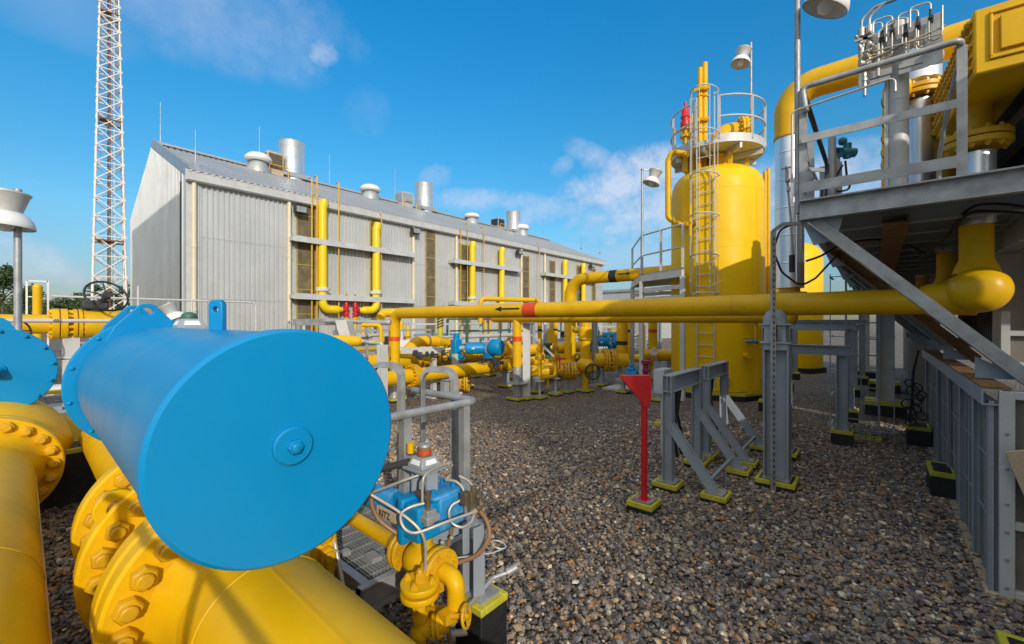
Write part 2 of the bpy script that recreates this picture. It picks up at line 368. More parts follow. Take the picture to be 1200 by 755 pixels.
g = link('gravel_ground', MB().add([(-900,-300,0),(500,-300,0),(500,1200,0),(-900,1200,0)], [(0,1,2,3)]), GRAV); g['kind'] = 'structure'
# loose stones over the part of the yard seen close up: an area sheet that scatters stone shapes over itself
me = bpy.data.meshes.new('gravel_stones')
quads = []
step = .5
for i in range(-24, 6):
    for j in range(-4, 26):
        x, y = (i+.5)*step, (j+.5)*step
        dx, dy = x, y; fw = -dx*ST+dy*CT; rt = dx*CT+dy*ST
        if .9 < fw < 8.2 and abs(rt) < fw*1.27+.5 and not (x > .75): quads.append((x, y, fw))
vs, fs, den = [], [], []
for x, y, fw in quads:
    n = len(vs); h = step/2; vs += [(x-h,y-h,.004),(x+h,y-h,.004),(x+h,y+h,.004),(x-h,y+h,.004)]; fs.append((n,n+1,n+2,n+3)); den.append(1.)
me.from_pydata(vs, [], fs); me.update(); me.materials.append(STONE)
gs = bpy.data.objects.new('gravel_stones', me); C.objects.link(gs); gs['kind'] = 'stuff'
tag(gs, 'loose grey, brown and orange gravel stones covering the yard', 'gravel')
ng = bpy.data.node_groups.new('scatter_stones', 'GeometryNodeTree')
ng.interface.new_socket('Geometry', in_out='INPUT', socket_type='NodeSocketGeometry'); ng.interface.new_socket('Geometry', in_out='OUTPUT', socket_type='NodeSocketGeometry')
n, l = ng.nodes, ng.links
gi, go = n.new('NodeGroupInput'), n.new('NodeGroupOutput')
dp = n.new('GeometryNodeDistributePointsOnFaces'); dp.inputs['Density'].default_value = 1650; dp.inputs['Seed'].default_value = 3
l.new(gi.outputs[0], dp.inputs['Mesh'])
g2i = n.new('GeometryNodeGeometryToInstance')
for k in range(7):
    ic = n.new('GeometryNodeMeshIcoSphere'); ic.inputs['Radius'].default_value = 1; ic.inputs['Subdivisions'].default_value = 3
    ps = n.new('GeometryNodeInputPosition'); nt_ = n.new('ShaderNodeTexNoise'); nt_.noise_dimensions = '4D'; nt_.inputs['W'].default_value = k*7.3+1; nt_.inputs['Scale'].default_value = 1.05; nt_.inputs['Detail'].default_value = 1.5
    l.new(ps.outputs[0], nt_.inputs['Vector'])
    su = n.new('ShaderNodeVectorMath'); su.operation = 'SUBTRACT'; l.new(nt_.outputs['Color'], su.inputs[0]); su.inputs[1].default_value = (.5,.5,.5)
    sc = n.new('ShaderNodeVectorMath'); sc.operation = 'SCALE'; sc.inputs['Scale'].default_value = 1.75; l.new(su.outputs[0], sc.inputs[0])
    sp = n.new('GeometryNodeSetPosition'); l.new(ic.outputs['Mesh'], sp.inputs[0]); l.new(sc.outputs[0], sp.inputs['Offset'])
    tr = n.new('GeometryNodeTransform'); tr.inputs['Scale'].default_value = [(1,.8,.55),(1.2,.75,.5),(.9,.9,.7),(1,.7,.6),(1.3,.8,.42),(.85,.8,.6),(1.05,.95,.45)][k]; l.new(sp.outputs[0], tr.inputs[0])
    ss = n.new('GeometryNodeSetShadeSmooth'); l.new(tr.outputs[0], ss.inputs[0])
    sm = n.new('GeometryNodeSetMaterial'); sm.inputs['Material'].default_value = STONE; l.new(ss.outputs[0], sm.inputs[0]); l.new(sm.outputs[0], g2i.inputs[0])
ip = n.new('GeometryNodeInstanceOnPoints'); ip.inputs['Pick Instance'].default_value = True
l.new(dp.outputs['Points'], ip.inputs['Points']); l.new(g2i.outputs[0], ip.inputs['Instance'])
rr = n.new('FunctionNodeRandomValue'); rr.data_type = 'FLOAT_VECTOR'; rr.inputs[0].default_value = (-.45,-.45,0); rr.inputs[1].default_value = (.45,.45,6.283)
l.new(rr.outputs[0], ip.inputs['Rotation'])
rs = n.new('FunctionNodeRandomValue'); rs.data_type = 'FLOAT'; rs.inputs[2].default_value = 0.; rs.inputs[3].default_value = 1.; rs.inputs['Seed'].default_value = 5
pw = n.new('ShaderNodeMath'); pw.operation = 'POWER'; l.new(rs.outputs[1], pw.inputs[0]); pw.inputs[1].default_value = 3.2
mr = n.new('ShaderNodeMapRange'); mr.inputs[3].default_value = .0112; mr.inputs[4].default_value = .030; l.new(pw.outputs[0], mr.inputs[0]); l.new(mr.outputs[0], ip.inputs['Scale'])
ri = n.new('FunctionNodeRandomValue'); ri.data_type = 'INT'; ri.inputs[4].default_value = 0; ri.inputs[5].default_value = 6; ri.inputs['Seed'].default_value = 9
l.new(ri.outputs[2], ip.inputs['Instance Index'])
rz = n.new('FunctionNodeRandomValue'); rz.data_type = 'FLOAT_VECTOR'; rz.inputs[0].default_value = (0,0,-.002); rz.inputs[1].default_value = (0,0,.024); rz.inputs['Seed'].default_value = 12
s2 = n.new('GeometryNodeSetPosition'); l.new(dp.outputs['Points'], s2.inputs[0]); l.new(rz.outputs[0], s2.inputs['Offset']); l.new(s2.outputs[0], ip.inputs['Points'])
l.new(ip.outputs[0], go.inputs[0])
gs.modifiers.new('scatter', 'NODES').node_group = ng

# ------------------------------------------------------------------ trees behind the site
LEAF = bpy.data.materials.new('leaf_green'); LEAF.use_nodes = True
_n, _l = LEAF.node_tree.nodes, LEAF.node_tree.links; _b = _n['Principled BSDF']; _g = _n.new('ShaderNodeNewGeometry')
_r = _n.new('ShaderNodeValToRGB'); _r.color_ramp.elements[0].color = (.020,.050,.010,1); _r.color_ramp.elements[1].color = (.085,.135,.030,1)
_l.new(_g.outputs['Random Per Island'], _r.inputs[0]); _l.new(_r.outputs[0], _b.inputs['Base Color']); _b.inputs['Roughness'].default_value = .6
BARK = mat('bark', (.10,.075,.05), .9, var=.3, bump=.5, scale=3.)
def leaves(mb, c, rx, rz, n, sz, rnd):
    for _ in range(n):
        while True:
            p = Vector((rnd.uniform(-1,1), rnd.uniform(-1,1), rnd.uniform(-1,1)))
            if p.length < 1: break
        p = p*(.55+.45*rnd.random())
        q = Vector(c)+Vector((p.x*rx, p.y*rx, p.z*rz)); a = Vector((rnd.gauss(0,1), rnd.gauss(0,1), rnd.gauss(0,.7))).normalized()
        b = a.cross(Vector((rnd.gauss(0,1), rnd.gauss(0,1), rnd.gauss(0,1)))).normalized(); s = sz*rnd.uniform(.6,1.4)
        mb.add([q-a*s, q+b*s*.5, q+a*s, q-b*s*.5], [(0,1,2,3)])
def tree(px, d, h, rx, label, seed):
    h *= 1.32
    rnd = random.Random(seed); b = WZ(px, 400, 0); k = W(px, CY, d); base = Vector((k.x, k.y, 0))
    t = Thing('tree', base, label, 'tree', 'trees along the far edge of the site')
    m = MB().tube([base, base+V(.1,.1,h*.4), base+V(-.1,.2,h*.75)], lambda f: .22*(1-.8*f), 8)
    for i in range(5):
        a = rnd.uniform(0,6.28); z = h*rnd.uniform(.35,.6); m.tube([base+V(0,0,z), base+V(math.cos(a)*rx*.6, math.sin(a)*rx*.6, z+h*.2)], lambda f: .09*(1-.7*f), 6)
    t.part('trunk', m, BARK)
    c = MB()
    for i in range(9):
        a = rnd.uniform(0,6.28); r = rx*rnd.uniform(.1,.75); z = h*rnd.uniform(.42,.88)
        leaves(c, base+V(math.cos(a)*r, math.sin(a)*r, z), rx*rnd.uniform(.3,.55), h*rnd.uniform(.09,.17), 230, .22, rnd)
    t.part('crown', c, LEAF, sharp=180)
TR = [(2,62,8.2,3.2,'tall bushy tree at the left edge of the picture'),(30,84,7.4,4.0,'rounded tree just right of the tallest one at the left edge'),(52,92,7.2,4.2,'tree seen just left of the yellow capped riser'),
 (84,95,6.6,4.6,'low spreading tree between the yellow riser and the lattice mast'),(102,88,6.3,3.4,'small dark tree beside the left leg of the lattice mast'),(118,80,7.2,3.6,'tree seen through the middle of the lattice mast'),(137,76,7.6,3.4,'tree behind the right leg of the lattice mast by the hall')]
for i, k in enumerate(TR): tree(*k, 100+i)
tl = MB(); rnd = random.Random(5)
for i in range(80):
    k = W(-160+i*5, CY, rnd.uniform(100,116)); leaves(tl, (k.x, k.y, rnd.uniform(1.6,6.2)), rnd.uniform(2,4), rnd.uniform(2.2,3.4), 230, .36, rnd)
o = link('treeline', tl, LEAF, sharp=180); o['kind'] = 'stuff'; tag(o, 'continuous dark green wood beyond the site', 'wood')
# ------------------------------------------------------------------ lattice mast
def mast():
    base = W(128, CY, 33); base.z = 0; bx, by = base.x, base.y
    t = Thing('lattice_mast', base, 'tall white lattice radio mast standing behind the left end of the hall', 'mast')
    t.part('foundation', MB().cbox((bx,by,.2),(4.2,4.2,.4)), CONC)
    wd = lambda z: max(.5, (2.02-.036*z))
    cor = [V(1,1,0),V(-1,1,0),V(-1,-1,0),V(1,-1,0)]; rot = Matrix.Rotation(.78-.84, 3, 'Z')
    cor = [rot@c for c in cor]
    P = lambda i, z: Vector((bx,by,z))+cor[i%4]*(wd(z)/2)
    for i in range(4): t.part('leg', MB().tube([P(i,.3),P(i,40)], lambda f: .075-.03*f, 8), TOWER)
    zs = [.4]; 
    while zs[-1] < 39: zs.append(zs[-1]+max(.9, wd(zs[-1])*.86))
    for i in range(4):
        m = MB()
        for k, (a, b) in enumerate(zip(zs, zs[1:])):
            m.bar(P(i,a), P(i+1,b), .06, .06); m.bar(P(i+1,a), P(i,b), .06, .06); m.bar(P(i,b), P(i+1,b), .06, .06)
            m.cbox(P(i,b), (.17,.17,.2))
        t.part('bracing', m, TOWER)
    m = MB(); c0 = Vector((bx,by,0))
    for s in (-.2,.2): m.bar(c0+V(s,.25,.4), c0+V(s,.25,40), .05, .05)
    for k in range(100): m.bar(c0+V(-.2,.25,.6+k*.39), c0+V(.2,.25,.6+k*.39), .03, .03)
    t.part('ladder', m, TOWER)
    m = MB().tube([c0+V(.35,-.1,.4), c0+V(.3,-.1,40)], .05, 8).tube([c0+V(.45,0,.4), c0+V(.4,0,40)], .04, 8)
    t.part('feeder_cable', m, RUST)
    for z in (8.2, 17.5, 25.8):
        a = wd(z)*.55; m = MB()
        for i in range(4): m.bar(P(i,z), P(i+1,z), .12, .1)
        m.cbox((bx+.2,by-.2,z), (a,a,.05)); t.part('rest_platform', m, RUST)
mast()

# ------------------------------------------------------------------ compressor hall
HX0, HX1, HY0, HY1, HE, HR = -33.4, -20.4, 4.25, 37.0, 7.95, 10.7
HM = (HX0+HX1)/2
hall = Thing('compressor_hall', ((HX0+HX1)/2, (HY0+HY1)/2, 0), 'long pitched roof hall clad in ribbed grey metal sheet', 'industrial hall')
def ribbed(o, ex, ez, n, Lh, hts, pitch=.19, dep=.055):
    """ribbed sheet from o along ex, length Lh, heights from hts(s)"""
    prof = []; s = 0
    while s < Lh:
        for a, b in ((0,0),(.42,0),(.5,1),(.92,1)):
            if s+a*pitch < Lh: prof.append((s+a*pitch, b*dep))
        s += pitch
    prof.append((Lh, 0)); vs = []; fs = []
    for s, dd in prof:
        lo, hi = hts(s); vs += [Vector(o)+ex*s+n*dd+ez*lo, Vector(o)+ex*s+n*dd+ez*hi]
    for i in range(len(prof)-1): fs.append((2*i,2*i+2,2*i+3,2*i+1))
    return MB().add(vs, fs)
hall.part('side_wall', ribbed((HX1,HY0+.25,.3), UY, UZ, UX, HY1-HY0-.25, lambda s:(0,HE-.3)), CLAD, sharp=20)
m = MB()
for z in (2.9,5.35): m.box((HX1+.054,HY0+.3,z),(HX1+.062,HY1,z+.012))
hall.part('sheet_lap', m, GALV)
gw = HX1-HX0
hall.part('gable_wall', ribbed((HX0,HY0,.3), UX, UZ, -UY, gw-.2, lambda s:(0, HE-.3+(HR-HE)*(1-abs(s-gw/2)/(gw/2))), .25, .09), CLAD, sharp=20)
hall.part('back_wall', MB().box((HX0,HY0+.1,.2),(HX0+.1,HY1,HE)).prism([(0,0.3),(gw,0.3),(gw,HE),(gw/2,HR),(0,HE)], (HX0,HY1,0), UX, UZ, .08), CLAD)
hall.part('plinth', MB().box((HX0-.1,HY0-.12,0),(HX1+.12,HY1+.1,.3)), CONC)
sl_ = Vector((HM-HX1,0,HR-HE)); sn = Vector((HR-HE,0,HX1-HM)).normalized(); Ls = sl_.length; su = sl_.normalized()
hall.part('roof', ribbed(V(HX1,HY0-.06,HE)-su*.35, UY, su, sn, HY1-HY0+.26, lambda s:(0,Ls+.35), .25, .05), ROOF, sharp=20)
sr = Vector((HX0-HM,0,HE-HR)).normalized()
hall.part('roof', MB().prism([(0,0),(Ls+.05,0),(Ls+.05,.06),(0,.06)], (HM,(HY0+HY1)/2+.05,HR), sr, Vector((-(HR-HE),0,HX1-HM)).normalized(), HY1-HY0), ROOF)
hall.part('ridge_cap', MB().bar((HM,HY0-.06,HR+.06),(HM,HY1+.1,HR+.06),.5,.1), ROOF)
hall.part('gutter', MB().chan((HX1+.30,HY0-.15,HE-.28),(HX1+.30,HY1+.15,HE-.28),.06,.42,.03).box((HX1+.02,HY0-.1,HE-.5),(HX1+.3,HY1,HE-.46)), PALE)
m = MB()
p0, p1 = V(HX1+.28,HY0-.09,HE-.12), V(HM,HY0-.09,HR+.05); m.bar(p0, p1, .42, .05, UY)
hall.part('rake_trim', m, TRIMB)
m = MB().box((HX1-.35,HY0-.08,.3),(HX1+.09,HY0+.35,HE-.2)); hall.part('corner_trim', m, TRIMB if False else PALE, bev=.01)
hall.part('flashing_strip', MB().box((HX1-.75,HY0-.10,.3),(HX1-.70,HY0-.02,HE+.1)), TRIMB)
for a, b in ((347,369),(433,441),(498,509),(539,550),(583,587.5),(611.5,619),(643,649.5),(675,680),(693,697)):
    y0, y1 = WX(a,377,HX1).y, WX(b,377,HX1).y; zt = 7.0 if a > 500 else 7.4
    f = hall.part('louvre_strip', MB().box((HX1+.05,y0,1.2),(HX1+.065,y1,zt)), LOUV)
    m = MB()
    for yy in (y0,y1): m.box((HX1+.03,yy-.03,1.2),(HX1+.10,yy+.03,zt+.05))
    z = 1.2
    while z < zt: m.box((HX1+.04,y0,z-.02),(HX1+.095,y1,z+.02)); z += 1.15
    hall.part('louvre_frame', m, FRM, f)
for px in (227.5, 339, 484.5, 535, 611, 638.5):
    y = WX(px,377,HX1+.15).y
    hall.part('downpipe', MB().tube([(HX1+.15,y,HE-.4),(HX1+.15,y,.4)], .085, 12).cyl((HX1+.15,y,4.9),(HX1+.15,y,5.0),.1,12).cyl((HX1+.15,y,2.4),(HX1+.15,y,2.5),.1,12), CREAM)
for pa, pb, zz in ((344,486,(255,330)),(533,612,(289,343)),(640,700,(308,350))):
    ya, yb = WX(pa,377,HX1+.6).y, WX(pb,377,HX1+.6).y
    for z in (5.75, 3.15):
        b = MB().chan((HX1+.62,ya,z),(HX1+.62,yb,z),.14,.26,.02,UZ).box((HX1+.1,ya,z+.09),(HX1+.6,yb,z+.13))
        n = 6
        for i in range(n+1):
            y = ya+(yb-ya)*i/n; b.box((HX1+.06,y-.04,z-.1),(HX1+.6,y+.04,z+.08))
        hall.part('wall_bracket_beam', b, PALE)
for px, py in ((352,246),(487,271),(609,296),(694,312)):
    y = WX(px,377,HX1+.4).y; z = WX(px,py,HX1+.4).z
    f = hall.part('floodlight', MB().cbox((HX1+.38,y,z),(.3,.5,.32)).bar((HX1,y,z+.1),(HX1+.3,y,z+.1),.05,.05), DARK, bev=.02)
    hall.part('lens', MB().cbox((HX1+.54,y,z),(.03,.42,.25)), GALV, f)
rr_ = W(211,280,16); 
m = MB()
m.bar((HX1-.66,HY0-.12,.4),(HX1-.66,HY0-.12,7.6),.03,.03)
hall.part('earth_strap', m, DARK)

# things standing on the roof
def roofz(x): return HR-(HR-HE)*abs(x-HM)/(HX1-HM)
for i,(px,yt) in enumerate(((342,168),(497,216),(601.5,249))):
    p = WX(px,377,HM); zt = WX(px,yt,HM).z
    t = Thing('exhaust_stack', (HM,p.y,HR-.3), ['large bright metal exhaust stack nearest on the hall roof','middle bright metal exhaust stack on the hall roof','farthest small metal exhaust stack on the hall roof'][i], 'exhaust stack', 'exhaust stacks on the hall roof')
    m = MB().lathe((HM,p.y,HR-.3), UZ, [(.70,0),(.70,zt-HR+.25),(.72,zt-HR+.3),(.65,zt-HR+.3),(.65,.6)], 40)
    for k in range(1,4): m.ring((HM,p.y,HR-.3+k*.68), UZ, .705, .012, 40, 6)
    t.part('shell', m, SILV); t.part('curb', MB().cbox((HM,p.y,HR),(1.5,1.5,.25)), ROOF)
for i,(px,yt) in enumerate(((303,180),(434,217),(553,250),(612,263))):
    p = WX(px,377,HM+.6); y = p.y; z0 = roofz(HM+.6); zt = WX(px,yt,HM+.6).z
    t = Thing('mushroom_vent', (HM+.6,y,z0-.2), ['white domed roof vent nearest the gable end','white domed roof vent between the two larger exhaust stacks','white domed roof vent left of the farthest stack','white domed roof vent right of the farthest stack'][i], 'roof vent', 'domed vents on the hall roof')
    hh = zt-z0
    t.part('body', MB().lathe((HM+.6,y,z0-.2), UZ, [(.62,0),(.62,.25),(.45,hh*.6),(.42,hh*.75),(0,hh*.75)], 28), ROOF)
    t.part('hood', MB().lathe((HM+.6,y,z0+hh*.5), UZ, [(0,.02),(.6,0),(.68,hh*.10),(.66,hh*.26),(.5,hh*.42),(0,hh*.5)], 32), WHITE)
for i,(px,yt,sz) in enumerate(((319,181,.9),(473,227,.9),(583,257,.9))):
    p = WX(px,377,HM+.2); y = p.y; zt = WX(px,yt,HM+.2).z
    t = Thing('roof_louvre_box', (HM+.2,y,HR-.4), ['tan louvred box beside the nearest stack on the roof','grey louvred box beside the middle stack on the roof','dark louvred box beside the farthest stack on the roof'][i], 'vent box', 'louvred boxes on the hall roof')
    t.part('housing', MB().box((HM-.2,y-sz/2,HR-.4),(HM+.7,y+sz/2,zt)), [BEIGE,CONC,GREY][i], bev=.02)
    m = MB()
    for k in range(9): z = HR+.1+k*(zt-HR-.2)/9; m.box((HM+.7,y-sz*.4,z),(HM+.74,y+sz*.4,z+.07)); m.box((HM-.15,y-sz/2-.04,z),(HM+.65,y-sz/2,z+.07))
    t.part('louvres', m, [LOUV,GREY,DARK][i]); t.part('guard_rail', MB().tube([(HM+.95,y-.4,HR-.4),(HM+.95,y-.4,HR+.2),(HM+.95,y+.6,HR+.2),(HM+.95,y+.6,HR-.4)], .035, 8), YELD)
rods = [(188,120,HM+.2),(229,152,HX1-1.2),(304,149,HM+.1),(386,180,HM),(463,198,HM),(520,218,HM),(571,238,HM),(637,258,HM),(681,272,HM),(703,280,HM)]
wh = ['on the roof peak at the gable end','on the lower roof edge above the gable corner','behind the nearest domed vent','right of the nearest exhaust stack','just left of the middle louvred box','right of the middle exhaust stack','left of the farthest stack','right of the farthest stack','second from the far end of the roof','at the far end of the roof']
for i,(px,yt,X) in enumerate(rods):
    p = WX(px,377,X); z0 = roofz(X); zt = WX(px,yt,X).z
    m = MB().cyl((X,p.y,z0-.1),(X,p.y,z0+(zt-z0)*.5),.022,8).cyl((X,p.y,z0+(zt-z0)*.5),(X,p.y,zt),.012,8).cbox((X,p.y,z0+.05),(.16,.16,.2))
    solo('lightning_rod', m, TRIMB, 'thin lightning rod '+wh[i], 'lightning rod', 'lightning rods on the hall roof')
for i,(px,yt,yb) in enumerate(((365.5,208,372),(371.5,206,372),(397,214,366))):
    p = WX(px,377,HX1+.45); zt = WX(px,yt,HX1+.45).z
    m = MB().tube([(HX1+.45,p.y,1.2),(HX1+.45,p.y,zt),(HX1+.15,p.y,zt+.02)], .035, 8, .12)
    solo('thin_vent_pipe', m, YELD, ['thin yellow vent pipe left of the first wide yellow vent','second thin yellow vent pipe from the left on the hall wall','thin yellow vent pipe right of the first wide yellow vent'][i], 'vent pipe', 'thin vent pipes on the hall wall')
for i,(px,yt) in enumerate(((447,250),(540,268),(548,262),(567,266),(632,285))):
    p = WX(px,377,HX1+.45); zt = min(WX(px,yt,HX1+.45).z, 9.2)
    m = MB().tube([(HX1+.45,p.y,1.2),(HX1+.45,p.y,zt),(HX1+.1,p.y,zt+.02)], .03, 8, .12)
    solo('thin_vent_pipe', m, YELD, ['thin yellow vent pipe right of the second wide yellow vent','thin yellow vent pipe left of the third wide yellow vent','thin vent pipe close beside the third wide yellow vent','thin yellow vent pipe between the third and fourth wide vents','thin vent pipe left of the fifth wide yellow vent'][i], 'vent pipe', 'thin vent pipes on the hall wall')
# wide vents with relief valves
vl = ['first','second','third','fourth','fifth','sixth']
for i,(px,yt,side) in enumerate(((378,240,1),(441,252,-1),(553.5,278,1),(588,286,-1),(662,302,1),(683.5,306,-1))):
    X = HX1+.42; p = WX(px,377,X); y = p.y; zt = WX(px,yt,X).z if i < 1 else 6.95
    zb, r = 2.6, .2
    t = Thing('wall_vent_pipe', (X,y,zb), f'{vl[i]} wide lemon yellow vent pipe from the left on the hall wall', 'vent pipe', 'wide vent pipes on the hall wall')
    e = side*.72
    pts = [(X,y,zt),(X,y,zb),(X,y+e,zb-.02)]
    m = MB().tube(pts, r, 20, .55).tube([(X,y+e-.05*side,zb-.02),(X,y+e+.35*side,zb-.02)], lambda f: r-.12*f, 20)
    t.part('pipe', m, YEL2)
    t.part('tip', MB().tube([(X,y,zt-.15),(X,y+.1,zt+.22)], lambda f: r*(1.08-.1*f), 20), YEL2)
    t.part('pipe_clamp', MB().lathe((X,y,3.42), UZ, [(.2,0),(.3,.03),(.34,.16),(.2,.2)], 16), WHITE)
    q = y+e+.47*side
    m = MB().lathe((X,q,zb-.38), UZ, [(.0,0),(.09,.0),(.09,.12),(.145,.12),(.145,.2),(.095,.22),(.11,.45),(.14,.47),(.14,.54),(.10,.56),(.075,.9),(.035,.95),(.03,1.15),(0,1.17)], 20).cyl((X,q,zb-.02),(X,q-.3*side,zb-.02),.11,16)
    t.part('relief_valve', m, RED)
    t.part('inlet_pipe', MB().cyl((X,q,zb-.4),(X,q,.9),.07,14).lathe((X,q,zb-.48),UZ,[(0,0),(.14,0),(.14,.08),(0,.08)],20), YEL)

# unseen slat screen added left of the site to half shade the gable
t = Thing('shade_slat_screen', (-15.6,-2.4,0), 'tall unseen slat screen added left of the site to half shade the hall gable', 'screen wall')
m = MB(); z = .3
while z < 12.6: m.box((-21.3,-2.42,z),(-9.9,-2.40,z+.058)); z += .10
t.part('slats', m, PALE); m = MB()
for k in range(7): m.box((-21.3+k*1.88,-2.47,0),(-21.26+k*1.88,-2.44,12.7))
t.part('posts', m, GREY)
# ------------------------------------------------------------------ near pipelines and blue actuators
def disc(o, ax, Ro, t, b=.012, n=72): return MB().lathe(Vector(o)-Vector(ax).normalized()*t/2, ax, [(0,0),(Ro-b,0),(Ro,b),(Ro,t-b),(Ro-b,t),(0,t)], n)
def nuts_on(t, fl, c, ax, rb, n, r, m, a0=0., stick=.0):
    x, y, z = frame(ax)
    first = None
    for i in range(n):
        a = a0+2*math.pi*i/n; p = Vector(c)+x*rb*math.cos(a)+y*rb*math.sin(a)
        t.part('nut', MB().nut(p, ax, r, r*.95, rot=random.uniform(0,1)), m, fl, bev=.002)
PY, PZ, PR = .71, .66, .285
t = Thing('gas_pipeline', (-2.8,PY,0), 'large yellow gas pipeline with three rims of big nuts under the near blue actuator', 'pipeline')
m = MB().cyl((1.6,PY,PZ),(-2.34,PY,PZ),PR,72); t.part('pipe', m, YEL)
m = MB()
for x in (-2.04,): m.lathe((x,PY,PZ),UX,[(PR-.004,-.011),(PR+.003,-.005),(PR+.004,0),(PR+.003,.005),(PR-.004,.011)],72)
m.box((-2.2,PY-.02,PZ+PR-.003),(1.6,PY-.008,PZ+PR+.002)); t.part('weld_bead', m, YEL)
t.part('neck', MB().lathe((-2.44,PY,PZ),UX,[(PR+.11,0),(PR+.07,.03),(PR+.02,.12),(PR,.2)],72), YEL)
FR = .515
def rim(X, name='flange', n=22, r=.052, nut_side=1, two=True):
    f = t.part(name, disc((X,PY,PZ), UX, FR, .11, .014), YEL)
    if n: nuts_on(t, f, (X+.055*nut_side,PY,PZ), UX*nut_side, FR*.845, n, r, YELD)
    return f
f3 = rim(-2.47); t.part('gasket', disc((-2.535,PY,PZ),UX,FR-.05,.03), SILV); f3b = rim(-2.60, n=0)
t.part('valve_neck', MB().lathe((-3.15,PY,PZ),UX,[(PR+.05,0),(PR+.06,.2),(PR+.11,.45),(PR+.13,.55)],64), YEL)
FR = .54; f2 = rim(-3.08); 
lug = MB()
a = [(-.075,-.12),(.075,-.12)]+[(.095*math.cos(q),.03+.095*math.sin(q)) for q in np.linspace(-.35,math.pi+.35,16)]
hole = [(.04*math.cos(q),.03+.04*math.sin(q)) for q in np.linspace(0,2*math.pi,17)[:-1]]
def plate_hole(mb, outer, hole, o, ex, ey, dp):
    """flat plate with one round hole: outline and hole joined by the nearest fan"""
    import bmesh
    bm = bmesh.new(); ex, ey, o = Vector(ex), Vector(ey), Vector(o); nn = ex.cross(ey).normalized()
    es = []
    for lp in (outer, hole):
        vv = [bm.verts.new(o+ex*p[0]+ey*p[1]-nn*dp/2) for p in lp]
        es += [bm.edges.new((vv[i], vv[(i+1)%len(vv)])) for i in range(len(vv))]
    bmesh.ops.triangle_fill(bm, edges=es, use_beauty=True)
    r = bmesh.ops.extrude_face_region(bm, geom=list(bm.faces)); bmesh.ops.translate(bm, verts=[v for v in r['geom'] if isinstance(v, bmesh.types.BMVert)], vec=nn*dp)
    bm.verts.index_update(); mb.add([v.co.copy() for v in bm.verts], [[v.index for v in f.verts] for f in bm.faces]); bm.free(); return mb
ang = R(137); er = V(0,math.cos(ang),math.sin(ang)); et = V(0,-math.sin(ang),math.cos(ang))
t.part('lifting_lug', plate_hole(MB(), a, hole, V(-3.06,PY,PZ)+er*(FR-.05), et*-1, er, .05), YEL, f2, bev=.006)
FR = .515; f1 = rim(-3.72); t.part('valve_body', MB().cyl((-3.7,PY,PZ),(-3.1,PY,PZ),PR+.08,64), YEL)
t.part('pipe', MB().tube([(-3.75,PY,PZ),(-7.25,PY,PZ),(-7.25,PY,-.8)], PR, 48, .55), YEL)
t.part('valve_bonnet', MB().cyl((-3.29,PY,PZ+.3),(-3.29,PY,1.25),.10,36), YEL)

def drum(name, X0, X1, y, z, Rr, label, front_bolts):
    t = Thing(name, (X1,y,z), label, 'valve actuator', 'blue valve actuators')
    t.part('cylinder', MB().lathe((X1,y,z),UX,[(0,0),(Rr-.012,0),(Rr-.012,X0-X1-.05),(0,X0-X1-.05)],128), BLUE)
    t.part('end_plate', MB().lathe((X0-.085,y,z),UX,[(Rr-.012,0),(Rr,.004),(Rr,.073),(Rr-.012,.085),(0,.085)],160), BLUE)
    h = t.part('end_boss', MB().lathe((X0,y,z),UX,[(.066,-.004),(.066,.012),(.060,.018),(0,.018)],40), BLUE)
    t.part('plug', MB().nut((X0+.018,y,z),UX,.026,.022), BLUE, h)
    return t
AY, AZ, AR = .612, 1.572, .402
t = drum('valve_actuator', -1.535, -3.86, AY, AZ, AR, 'huge pale blue cylindrical valve actuator with a plain flat end plate in the foreground', 0)
XF = -3.9; RF = .45
t.part('mounting_flange', disc((XF,AY,AZ),UX,RF,.05,.008,96), BLUE)
# two-eared lifting plate on the flange
for sgn, xx in ((1,XF+.03),(1,XF-.5)):
    out = [(-.22,-.16),(.22,-.16),(.17,-.05),(.085,.05)]+[(.066*math.cos(q),.055+.055*math.sin(q)) for q in np.linspace(.3,math.pi-.3,9)]+[(-.085,.05),(-.17,-.05)]
    hl = [(.034*math.cos(q),.055+.027*math.sin(q)) for q in np.linspace(0,2*math.pi,15)[:-1]]
    t.part('lifting_ear', plate_hole(MB(), out, hl, (xx,AY-.04,AZ+RF-.005), UY, UZ, .035), BLUE, bev=.005)
for i in range(12):
    a_ = 2*math.pi*(i+.4)/12; p = V(XF+.025, AY+math.cos(a_)*.425, AZ+math.sin(a_)*.425); t.part('bolt', MB().nut(p,UX,.013,.010), BLUE)
t.part('yoke_housing', MB().box((XF-.6,AY-.26,AZ-.30),(XF-.03,AY+.34,AZ+.30)).cyl((XF-.32,AY+.1,AZ-.55),(XF-.32,AY+.1,AZ-.2),.24,32), BLUE, bev=.03)
t.part('spring_cylinder', MB().cyl((XF-.6,AY,AZ),(XF-1.5,AY,AZ),.3,64), BLUE)
p = WY(255,381,AY); X = p.x
lg = [(-.034,-.03),(.034,-.03),(.034,.115),(.022,.135),(-.022,.135),(-.034,.115)]
t.part('lifting_lug', plate_hole(MB(), [(q[0]*1.,q[1]) for q in lg], [(.013*math.cos(q),.088+.013*math.sin(q)) for q in np.linspace(0,2*math.pi,13)[:-1]], (X,AY,AZ+AR-.005), V(.75,.66,0).normalized(), UZ, .035), BLUE, bev=.006)
